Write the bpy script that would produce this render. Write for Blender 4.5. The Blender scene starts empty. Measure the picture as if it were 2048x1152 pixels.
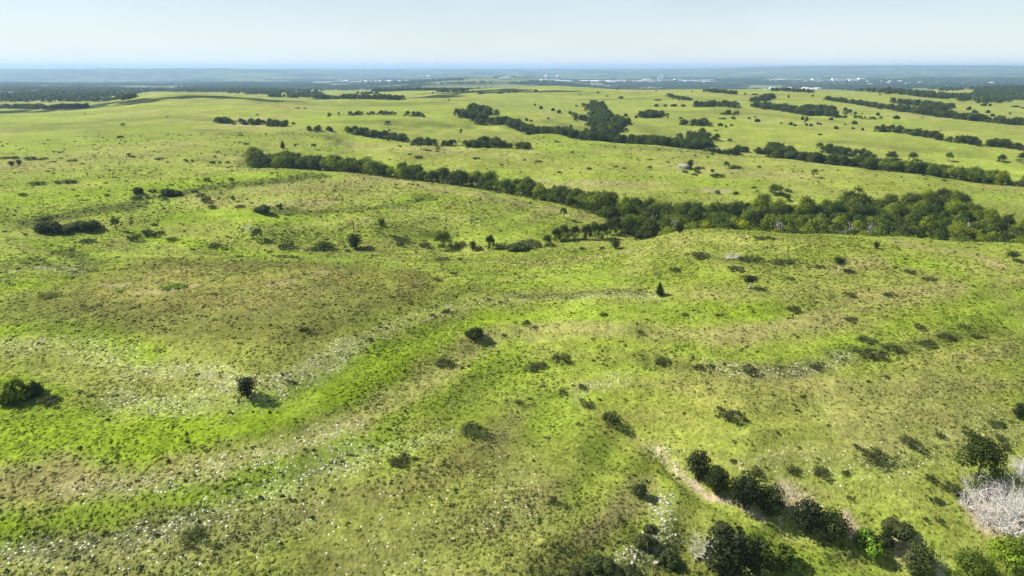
import bpy, math, random, re
import numpy as np
from mathutils import Vector

S = bpy.context.scene
COL = S.collection
RNG = np.random.default_rng(7)
random.seed(7)

# ------------------------------------------------------------------ camera
FPX = 1365.0                      # focal length in pixels of the 2048 px photograph
PITCH = math.radians(17.9)
CAMZ = 60.0
cam_d = bpy.data.cameras.new('camera')
cam_d.sensor_width = 36.0
cam_d.lens = 36.0 * FPX / 2048.0
cam_d.clip_start = 0.5
cam_d.clip_end = 90000.0
cam = bpy.data.objects.new('camera', cam_d)
cam.location = (0, 0, CAMZ)
cam.rotation_euler = (math.radians(90) - PITCH, 0, 0)
COL.objects.link(cam)
S.camera = cam

# ------------------------------------------------------------------ light
SUN_AZ = math.radians(-86)        # to the left of the view
SUN_EL = math.radians(45)
world = bpy.data.worlds.new('World')
S.world = world
world.use_nodes = True
wn = world.node_tree.nodes
wl = world.node_tree.links
wn.clear()
w_out = wn.new('ShaderNodeOutputWorld')
w_bg = wn.new('ShaderNodeBackground')
w_sky = wn.new('ShaderNodeTexSky')
w_sky.sky_type = 'NISHITA'
w_sky.sun_disc = False
w_sky.sun_elevation = SUN_EL
w_sky.sun_rotation = SUN_AZ
w_sky.altitude = 300.0
w_sky.air_density = 1.0
w_sky.dust_density = 0.3
w_sky.ozone_density = 2.0
# thin high cloud veil
w_tc = wn.new('ShaderNodeTexCoord')
w_map = wn.new('ShaderNodeMapping')
w_map.inputs['Scale'].default_value = (2.0, 2.0, 9.0)
w_ns = wn.new('ShaderNodeTexNoise')
w_ns.inputs['Scale'].default_value = 1.6
w_ns.inputs['Detail'].default_value = 5.0
w_ns.inputs['Roughness'].default_value = 0.55
w_rmp = wn.new('ShaderNodeMapRange')
w_rmp.inputs['From Min'].default_value = 0.42
w_rmp.inputs['From Max'].default_value = 0.78
w_rmp.inputs['To Min'].default_value = 0.74
w_rmp.inputs['To Max'].default_value = 1.0
w_mix = wn.new('ShaderNodeMix')
w_mix.data_type = 'RGBA'
w_mix.inputs['B'].default_value = (8.0, 8.8, 9.4, 1)
wl.new(w_tc.outputs['Generated'], w_map.inputs['Vector'])
wl.new(w_map.outputs['Vector'], w_ns.inputs['Vector'])
wl.new(w_ns.outputs['Fac'], w_rmp.inputs['Value'])
# the veil is thick towards the horizon and thin overhead, as any layer of air is
w_sep = wn.new('ShaderNodeSeparateXYZ')
wl.new(w_tc.outputs['Generated'], w_sep.inputs['Vector'])
w_abs = wn.new('ShaderNodeMath'); w_abs.operation = 'ABSOLUTE'
wl.new(w_sep.outputs['Z'], w_abs.inputs[0])
w_add = wn.new('ShaderNodeMath'); w_add.operation = 'ADD'; w_add.inputs[1].default_value = 0.14
wl.new(w_abs.outputs[0], w_add.inputs[0])
w_div = wn.new('ShaderNodeMath'); w_div.operation = 'DIVIDE'; w_div.inputs[0].default_value = 0.14
wl.new(w_add.outputs[0], w_div.inputs[1])
w_mul = wn.new('ShaderNodeMath'); w_mul.operation = 'MULTIPLY'
wl.new(w_div.outputs[0], w_mul.inputs[0]); wl.new(w_rmp.outputs['Result'], w_mul.inputs[1])
wl.new(w_mul.outputs[0], w_mix.inputs['Factor'])
wl.new(w_sky.outputs['Color'], w_mix.inputs['A'])
wl.new(w_mix.outputs['Result'], w_bg.inputs['Color'])
w_bg.inputs['Strength'].default_value = 0.063
wl.new(w_bg.outputs['Background'], w_out.inputs['Surface'])

sun_d = bpy.data.lights.new('sun', 'SUN')
sun_d.energy = 5.0
sun_d.angle = math.radians(0.53)
sun_d.color = (1.0, 0.95, 0.86)
sun = bpy.data.objects.new('sun', sun_d)
TO_SUN = Vector((math.sin(SUN_AZ) * math.cos(SUN_EL), math.cos(SUN_AZ) * math.cos(SUN_EL), math.sin(SUN_EL)))
sun.rotation_euler = TO_SUN.to_track_quat('Z', 'Y').to_euler()
sun.location = (-300, 100, 400)
COL.objects.link(sun)

S.view_settings.view_transform = 'Standard'
S.view_settings.look = 'None'
S.view_settings.exposure = 0.85
S.view_settings.gamma = 1.0
S.view_settings.use_curve_mapping = False
S.render.engine = 'CYCLES'
S.cycles.use_denoising = True
S.cycles.max_bounces = 5
S.cycles.diffuse_bounces = 2
S.cycles.transmission_bounces = 2
S.cycles.transparent_max_bounces = 8
S.cycles.volume_bounces = 1

# ------------------------------------------------------------------ helpers
SP, CP = math.sin(PITCH), math.cos(PITCH)

def ray(px, py):
    a = (px - 1024.0) / FPX
    b = (py - 576.0) / FPX
    return np.array([a, CP - b * SP, -SP - b * CP])

def onplane(px, py, z):
    d = ray(px, py)
    t = (z - CAMZ) / d[2]
    return d[0] * t, d[1] * t

def atdist(px, dist, z=-10.0):
    """world x, y of a point of height z at forward distance dist that shows in pixel column px"""
    return (px - 1024.0) / FPX * (dist * CP + (CAMZ - z) * SP), dist

def hash2(ix, iy, seed):
    h = (ix.astype(np.int64) * 374761393 + iy.astype(np.int64) * 668265263 + seed * 974634777) & 0x7fffffff
    h = ((h ^ (h >> 13)) * 1274126177) & 0x7fffffff
    h = (h ^ (h >> 16)) & 0xffff
    return h / 65535.0

def vnoise(x, y, seed=0):
    x = np.asarray(x, float); y = np.asarray(y, float)
    ix = np.floor(x); iy = np.floor(y)
    fx = x - ix; fy = y - iy
    fx = fx * fx * (3 - 2 * fx); fy = fy * fy * (3 - 2 * fy)
    a = hash2(ix, iy, seed); b = hash2(ix + 1, iy, seed)
    c = hash2(ix, iy + 1, seed); d = hash2(ix + 1, iy + 1, seed)
    return (a + (b - a) * fx) * (1 - fy) + (c + (d - c) * fx) * fy

def fbm(x, y, seed=0, octv=4, rough=0.5):
    s = 0.0; a = 1.0; n = 0.0
    x = np.asarray(x, float); y = np.asarray(y, float)
    for i in range(octv):
        s = s + a * (vnoise(x, y, seed + i * 17) - 0.5)
        n += a
        a *= rough
        x, y = x * 1.93 + y * 0.51 + 11.3, y * 1.93 - x * 0.51 + 5.7
    return s / n * 2.0

def sstep(a, b, x):
    t = np.clip((x - a) / (b - a), 0, 1)
    return t * t * (3 - 2 * t)

# ------------------------------------------------------------------ terrain heights
# (column, row, height): a visible point of the ground, its distance follows from its height
VIS = [
 # knoll on the left
 (250,560,0.5),(450,580,1.2),(650,570,0.8),(800,575,-0.8),(300,518,-0.5),(500,515,-0.6),(680,517,-1.0),(830,530,-2.2),
 (200,640,0.3),(450,650,0.2),(600,650,-0.8),(60,600,0.4),(0,560,0.0),(120,545,-0.6),
 (0,690,-1.2),(150,700,-1.6),(300,745,-3.0),(420,790,-3.6),(520,795,-3.8),(700,695,-3.2),(880,622,-3.2),(1000,592,-3.6),(1200,592,-3.8),
 (0,820,-3.6),(200,860,-4.8),(450,870,-5.4),(650,800,-5.2),(850,690,-4.8),(1000,640,-4.8),(1250,640,-4.8),
 (0,970,-6.2),(350,945,-6.8),(600,890,-6.8),(850,760,-6.6),(1000,668,-6.2),(1300,660,-6.2),(1500,672,-6.0),(1700,620,-5.0),
 (0,1110,-9.0),(300,1070,-9.2),(600,970,-9.0),(900,865,-9.2),(1080,735,-9.0),(1400,737,-8.6),(1700,705,-8.0),(2040,640,-7.0),
 (200,1150,-10.5),(600,1100,-11.5),(900,1000,-11.5),(1150,900,-12.2),(1000,1130,-14.0),(1300,1050,-16.0),(1250,1140,-17.0),
 (1150,800,-11.0),(1310,900,-14.8),(1400,985,-17.2),(1560,1045,-19.6),(1700,1090,-21.4),(1850,1148,-23.5),
 (1480,1140,-20.0),(1650,1140,-22.0),
 (1450,830,-11.2),(1700,850,-12.6),(1900,780,-10.5),(2040,760,-10.0),(1500,930,-14.4),(1700,960,-16.2),(1900,930,-15.8),(2040,900,-15.6),
 (1850,1060,-19.8),(2000,1060,-19.8),(2040,1140,-22.5),
 # saddle and right plateau
 (930,560,-3.2),(1050,545,-4.8),(1080,520,-7.5),(1200,512,-7.0),(1250,545,-3.8),(1400,520,-1.6),(1550,520,-0.8),(1500,580,-2.4),
 (1700,520,-0.8),(1800,500,-0.6),(1900,520,-1.0),(2040,540,-1.6),(1750,580,-3.0),(1950,600,-4.0),
 (1300,480,-6.0),(1380,461,-4.6),(1500,466,-3.2),(1650,471,-2.4),(1800,475,-2.2),(1950,487,-2.6),(2046,492,-3.0),
 # draw behind the knoll
 (30,478,-3.0),(150,475,-4.5),(300,482,-7.0),(500,495,-9.6),(700,498,-11.2),(900,497,-13.0),(1050,492,-15.4),(1150,482,-17.8),(1230,468,-20.5),
 # spur
 (0,440,-1.0),(0,345,4.5),(200,335,4.0),(400,334,2.6),(560,338,1.0),(700,346,-1.2),(850,366,-4.2),(960,383,-7.0),(1100,411,-12.4),(1215,437,-17.4),
 (150,400,0.4),(300,400,-0.6),(500,400,-2.6),(700,400,-4.8),(850,420,-7.8),(250,440,-3.2),(500,445,-5.4),(750,450,-8.6),(950,455,-11.6),(1080,455,-14.6),
 # far side of the main creek
 (420,326,-2.0),(470,322,-3.0),(300,318,2.0),(100,318,3.0),(560,290,-1.6),(800,318,-8.0),(1000,338,-11.5),(1200,370,-16.0),(1400,383,-18.6),(1600,398,-20.0),(1980,395,-20.6),(2046,398,-21.5),
 (650,283,-1.8),(900,310,-7.2),(1100,330,-10.4),(1300,340,-11.6),(1500,350,-12.8),(1700,368,-15.0),(1900,372,-16.4),
 # crest in front of the second creek
 (690,268,0.2),(830,289,-2.6),(1060,299,-4.6),(760,262,-0.2),
 (930,239,-0.4),(1000,250,-2.4),(1100,267,-4.2),(1200,284,-6.6),(1320,291,-7.6),(1400,300,-8.6),(1560,316,-11.2),(1700,334,-13.2),(1850,351,-15.2),(2046,374,-18.0),
 (950,285,-4.0),(1250,310,-8.4),(1500,325,-10.6),
 # beyond the second creek
 (1090,240,-3.6),(1350,262,-9.0),(1500,285,-13.6),(1700,305,-16.0),(1900,322,-18.0),(2040,330,-19.0),
 (1300,235,-3.4),(1600,262,-8.6),(1760,266,-8.0),(1890,284,-10.6),(2040,302,-13.0),(1600,245,-5.6),
 (1000,220,0.4),(1190,214,-2.6),(1350,215,0.6),(1500,218,-2.6),(1650,236,-5.4),(1800,232,-4.0),(1900,246,-6.0),(2040,250,-8.0),
 (1450,200,2.6),(1600,200,2.0),(1750,205,-0.6),(1900,215,-4.4),(2040,210,-6.0),
 (1180,182,7.2),(1400,180,7.2),(1600,181,5.6),(1750,184,2.0),(1850,191,-3.6),(1990,203,-7.0),
 (1100,172,10.0),(950,185,3.6),(850,196,3.0),(700,196,-0.6),(1000,180,6.0),
 # left heights
 (450,265,2.0),(560,252,1.8),(300,285,3.0),(100,290,3.4),(200,250,5.2),(400,230,6.4),(600,222,5.0),(750,210,4.2),(850,215,3.6),
 (0,262,3.2),(60,232,2.2),(0,231,1.4),(150,228,3.2),(300,205,9.4),(330,186,12.6),(420,189,11.0),(500,196,9.6),(600,203,7.0),(720,200,5.0),
]
# (column, distance, height): ground hidden behind the crests or far away
HID = [
 # main creek bed, behind spur and rim
 (520,482,-8.5),(620,490,-11.0),(700,492,-13.0),(850,486,-16.0),(1000,468,-19.0),(1150,436,-22.0),(1300,402,-25.0),(1450,372,-27.0),(1600,352,-28.0),(1800,340,-29.0),(2000,332,-30.0),(2120,330,-31.0),
 (1250,345,-21.0),(1420,300,-20.0),(1600,292,-21.0),(1800,286,-21.0),(2000,276,-21.0),(2150,272,-22.0),(700,452,-8.0),(960,428,-13.5),
 (560,450,-4.0),(2000,425,-21.5),(1750,430,-21.0),(1450,445,-20.5),
 # second creek bed, behind its crest
 (950,830,-9.0),(1050,770,-11.0),(1200,700,-14.5),(1400,650,-17.5),(1560,610,-19.5),(1700,580,-21.5),(1850,545,-23.5),(2040,515,-26.5),
 (1200,900,-9.5),(1200,1010,-6.5),
 (700,640,-7.5),(830,640,-8.0),(1050,640,-9.0),
 # behind the left shoulder, lower farmland
 (0,1050,-8.0),(150,1150,-8.0),(100,1350,-14.0),(250,1600,-16.0),(0,1600,-18.0),(500,1700,-6.0),(700,1500,-7.0),(650,1350,-4.0),(850,1500,-5.0),
 (330,1800,-8.0),(420,2000,-16.0),(0,2300,-24.0),(300,2500,-26.0),(600,2500,-22.0),(850,2100,-6.0),(1000,2300,-10.0),(1200,2200,-8.0),(1400,2200,-8.0),(1600,2100,-8.0),
 (1750,1900,-14.0),(1900,1900,-18.0),(2046,1500,-14.0),(2046,2000,-16.0),(1980,2500,-9.0),(2100,2500,-7.0),(1800,2600,-28.0),
 (200,3300,-40.0),(600,3300,-40.0),(1000,3400,-46.0),(1400,3400,-48.0),(1800,3600,-48.0),(2046,3300,-36.0),
 (0,4600,-62.0),(500,4600,-62.0),(800,4500,-64.0),(1200,4600,-72.0),(1600,4600,-70.0),(2046,4600,-58.0),
 (980,5400,-14.0),(900,5500,-22.0),(1080,5500,-22.0),(760,5600,-60.0),(1180,5700,-64.0),(980,6300,-62.0),
 (0,7000,-84.0),(500,7000,-86.0),(1400,7000,-84.0),(1800,7000,-74.0),(2046,7000,-62.0),
 (0,9000,-100.0),(300,9200,-102.0),(600,9200,-96.0),(900,9200,-78.0),(1200,9200,-76.0),(1500,9200,-70.0),(1800,9200,-52.0),(2046,9200,-38.0),
 (0,11200,2.0),(150,11600,14.0),(300,11600,8.0),(430,11600,16.0),(540,11600,6.0),(610,11800,-20.0),(700,11800,-56.0),
 (900,12500,-34.0),(1200,13000,-30.0),(1500,13000,-14.0),(1700,13500,10.0),(1850,13000,20.0),(2046,12500,10.0),
 (0,16000,30.0),(300,16000,30.0),(600,16000,14.0),(1000,17000,10.0),(1400,17000,20.0),(1580,16500,82.0),(1750,16500,96.0),(1950,16500,100.0),(2100,16500,96.0),
 (0,24000,20.0),(500,24000,22.0),(1000,25000,26.0),(1500,25000,40.0),(2046,25000,90.0),
 (0,30000,20.0),(700,30000,22.0),(1400,30000,30.0),(2046,30000,70.0),
]
PTS = []
for px, py, z in VIS:
    if py >= 500 or (py >= 475 and px <= 900):
        z = z * 1.3 + 0.6          # the near hill and its draws
    x, y = onplane(px, py, z)
    PTS.append((math.atan2(x, y), math.log(math.hypot(x, y)), z))
for px, dist, z in HID:
    x, y = atdist(px, dist, z)
    PTS.append((math.atan2(x, y), math.log(math.hypot(x, y)), z))
PTS = np.array(PTS)
KA = 1.6
def _tps(r2):
    return 0.5 * r2 * np.log(r2 + 1e-12)
def tps_fit(p):
    q = np.stack([p[:, 0] * KA, p[:, 1]], 1)
    n = len(q)
    d2 = ((q[:, None, :] - q[None, :, :]) ** 2).sum(-1)
    A = np.zeros((n + 3, n + 3))
    # heights far away may be smoothed by more metres
    A[:n, :n] = _tps(d2) + np.eye(n) * 0.0006
    A[:n, n] = 1; A[:n, n + 1:] = q
    A[n, :n] = 1; A[n + 1:, :n] = q.T
    b = np.zeros(n + 3); b[:n] = p[:, 2]
    return q, np.linalg.solve(A, b)
TQ, TW = tps_fit(PTS)
AMAX = math.radians(41)
def tps_eval(a, t):
    a = np.clip(a, -AMAX, AMAX) * KA
    t = np.clip(t, math.log(68.0), math.log(30500.0))
    n = len(TQ)
    out = np.empty(a.shape)
    fa, ft = a.ravel(), t.ravel()
    fo = out.ravel()
    CH = 20000
    for i in range(0, fa.size, CH):
        d2 = (fa[i:i + CH, None] - TQ[None, :, 0]) ** 2 + (ft[i:i + CH, None] - TQ[None, :, 1]) ** 2
        fo[i:i + CH] = _tps(d2) @ TW[:n] + TW[n] + TW[n + 1] * fa[i:i + CH] + TW[n + 2] * ft[i:i + CH]
    return fo.reshape(a.shape)

# polar grid: fine in front of the viewpoint, coarse elsewhere
A_F = np.linspace(-math.radians(47), math.radians(47), 700)
A_B = np.linspace(math.radians(47), math.radians(313), 60)[1:-1]
ANG = np.concatenate([A_F, A_B])
NA = len(ANG)
R0, R1, NR = 25.0, 30000.0, 640
LR = np.linspace(math.log(R0), math.log(R1), NR)
RAD = np.exp(LR)
AA, TT = np.meshgrid(ANG, LR)            # rows: radius
AW = (AA + math.pi) % (2 * math.pi) - math.pi
# TPS on a coarser lattice for speed, then linear upsampling (denser lattice where it matters)
ca = np.linspace(-AMAX, AMAX, 260)
ct = np.linspace(math.log(68.0), math.log(30500.0), 420)
CA, CT = np.meshgrid(ca, ct)
CZ = tps_eval(CA, CT)
def coarse(a, t):
    u = np.clip((a + AMAX) / (2 * AMAX) * (len(ca) - 1), 0, len(ca) - 1.001)
    v = np.clip((t - ct[0]) / (ct[-1] - ct[0]) * (len(ct) - 1), 0, len(ct) - 1.001)
    iu = u.astype(int); iv = v.astype(int); fu = u - iu; fv = v - iv
    return ((CZ[iv, iu] * (1 - fu) + CZ[iv, iu + 1] * fu) * (1 - fv) + (CZ[iv + 1, iu] * (1 - fu) + CZ[iv + 1, iu + 1] * fu) * fv)
ZB = coarse(AW, TT)
back = sstep(math.radians(60), math.radians(180), np.abs(AW)) * 0.5
ZB = ZB * (1 - back) + coarse(-AW, TT) * back
nearw = sstep(R0, 66.0, np.exp(TT))
zc = ZB[0].mean()
ZB = zc * (1 - nearw) + ZB * nearw
GX = np.exp(TT) * np.sin(AA)
GY = np.exp(TT) * np.cos(AA)
RR = np.exp(TT)
# terraces of the limestone ledges: steeper risers every 3 m, flatter treads between
wob = fbm(GX / 38.0, GY / 38.0, 3, 3) * 0.55
nearhill = 1 - sstep(900.0, 1900.0, RR)
STEP = 2.9
ph = (ZB + wob) / STEP * 2 * math.pi
ZB = ZB - nearhill * 0.42 * np.sin(ph) * STEP / (2 * math.pi) * 2.05
# relief noise
ZB = ZB + fbm(GX / 14.0, GY / 14.0, 21, 4) * 0.30 * (1 - sstep(300, 1200, RR))
ZB = ZB + fbm(GX / 3.2, GY / 3.2, 31, 3) * 0.13 * (1 - sstep(150, 420, RR))
ZB = ZB + fbm(GX / 160.0, GY / 160.0, 41, 4) * (0.2 + 2.2 * sstep(450, 1300, RR) + 2.5 * sstep(2000, 5000, RR))
ZB = ZB + fbm(GX / 70.0, GY / 70.0, 45, 3) * 1.4 * sstep(420, 700, RR) * (1 - sstep(2500, 4000, RR))
ZB = ZB + fbm(GX / 900.0, GY / 900.0, 51, 4) * (22.0 * sstep(9200, 12500, RR) * (1 - 0.6 * sstep(14000, 18000, RR)) + 4.0 * sstep(3200, 6000, RR))
GZ = ZB

def lookup(arr, x, y):
    x = np.asarray(x, float); y = np.asarray(y, float)
    a = np.arctan2(x, y); t = np.log(np.maximum(np.hypot(x, y), R0 * 1.001))
    u = (a - A_F[0]) / (A_F[1] - A_F[0])
    u = np.clip(u, 0, len(A_F) - 1.001)
    v = np.clip((t - LR[0]) / (LR[1] - LR[0]), 0, NR - 1.001)
    iu = u.astype(int); iv = v.astype(int); fu = u - iu; fv = v - iv
    return ((arr[iv, iu] * (1 - fu) + arr[iv, iu + 1] * fu) * (1 - fv) + (arr[iv + 1, iu] * (1 - fu) + arr[iv + 1, iu + 1] * fu) * fv)

def gz(x, y):
    return lookup(GZ, x, y)

def cast(px, py):
    """where the line of sight through a pixel first meets the ground; the ridge line just below the pixel if it meets none near by"""
    d = ray(px, py)
    hor = math.hypot(d[0], d[1])
    rr = np.exp(np.linspace(math.log(45.0), math.log(29500.0), 5200))
    t = rr / hor
    x = d[0] * t; y = d[1] * t; z = CAMZ + d[2] * t
    below = z < gz(x, y)
    i = int(np.argmax(below)) if below.any() else len(rr) - 1
    return float(x[i]), float(y[i])

# ------------------------------------------------------------------ gully incision
def poly_world(pts):
    return np.array([cast(*p) for p in pts])

def seg_dist(x, y, P, cum=False):
    """distance from points to a polyline, with the fraction along it"""
    best = np.full(x.shape, 1e9); at = np.zeros(x.shape)
    n = len(P) - 1
    for i in range(n):
        ax, ay = P[i]; bx, by = P[i + 1]
        dx, dy = bx - ax, by - ay
        L2 = dx * dx + dy * dy + 1e-9
        u = np.clip(((x - ax) * dx + (y - ay) * dy) / L2, 0, 1)
        d = np.hypot(x - ax - u * dx, y - ay - u * dy)
        m = d < best
        best = np.where(m, d, best); at = np.where(m, (i + u) / n, at)
    return best, at

def stroke_mask(P, hw, wobble=0.35, seed=0):
    """weight 0..1 around a world polyline, on the whole grid (only evaluated near it)"""
    out = np.zeros(GX.shape)
    pad = hw * 2.6
    m = (GX > P[:, 0].min() - pad) & (GX < P[:, 0].max() + pad) & (GY > P[:, 1].min() - pad) & (GY < P[:, 1].max() + pad)
    if not m.any():
        return out
    x = GX[m]; y = GY[m]
    d, _ = seg_dist(x, y, P)
    d = d + fbm(x / (hw * 1.3 + 1.0), y / (hw * 1.3 + 1.0), 60 + seed, 4, 0.6) * hw * wobble * 2
    out[m] = 1 - sstep(hw * 0.35, hw * 1.6, d)
    return out

GULLY = poly_world([(1128,792),(1180,815),(1240,852),(1300,893),(1345,935),(1400,975),(1470,1006),(1560,1044),(1640,1070),(1720,1095),(1800,1124),(1880,1165)])
m = (np.abs(GX - GULLY[:, 0].mean()) < 90) & (np.abs(GY - GULLY[:, 1].mean()) < 110)
gd, gu = seg_dist(GX[m], GY[m], GULLY)
gdep = 0.4 + 1.3 * sstep(0.15, 0.55, gu)
ghw = 1.2 + 2.6 * sstep(0.2, 0.6, gu)
ghw = ghw * (1 + 0.35 * fbm(GX[m] / 5.0, GY[m] / 5.0, 77, 3))
gw = np.zeros(GX.shape)
gw[m] = 1 - sstep(ghw * 0.5, ghw * 1.25, gd)
gdp = np.zeros(GX.shape); gdp[m] = gdep
GZ -= gw * gdp
GULLYW = gw

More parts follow.
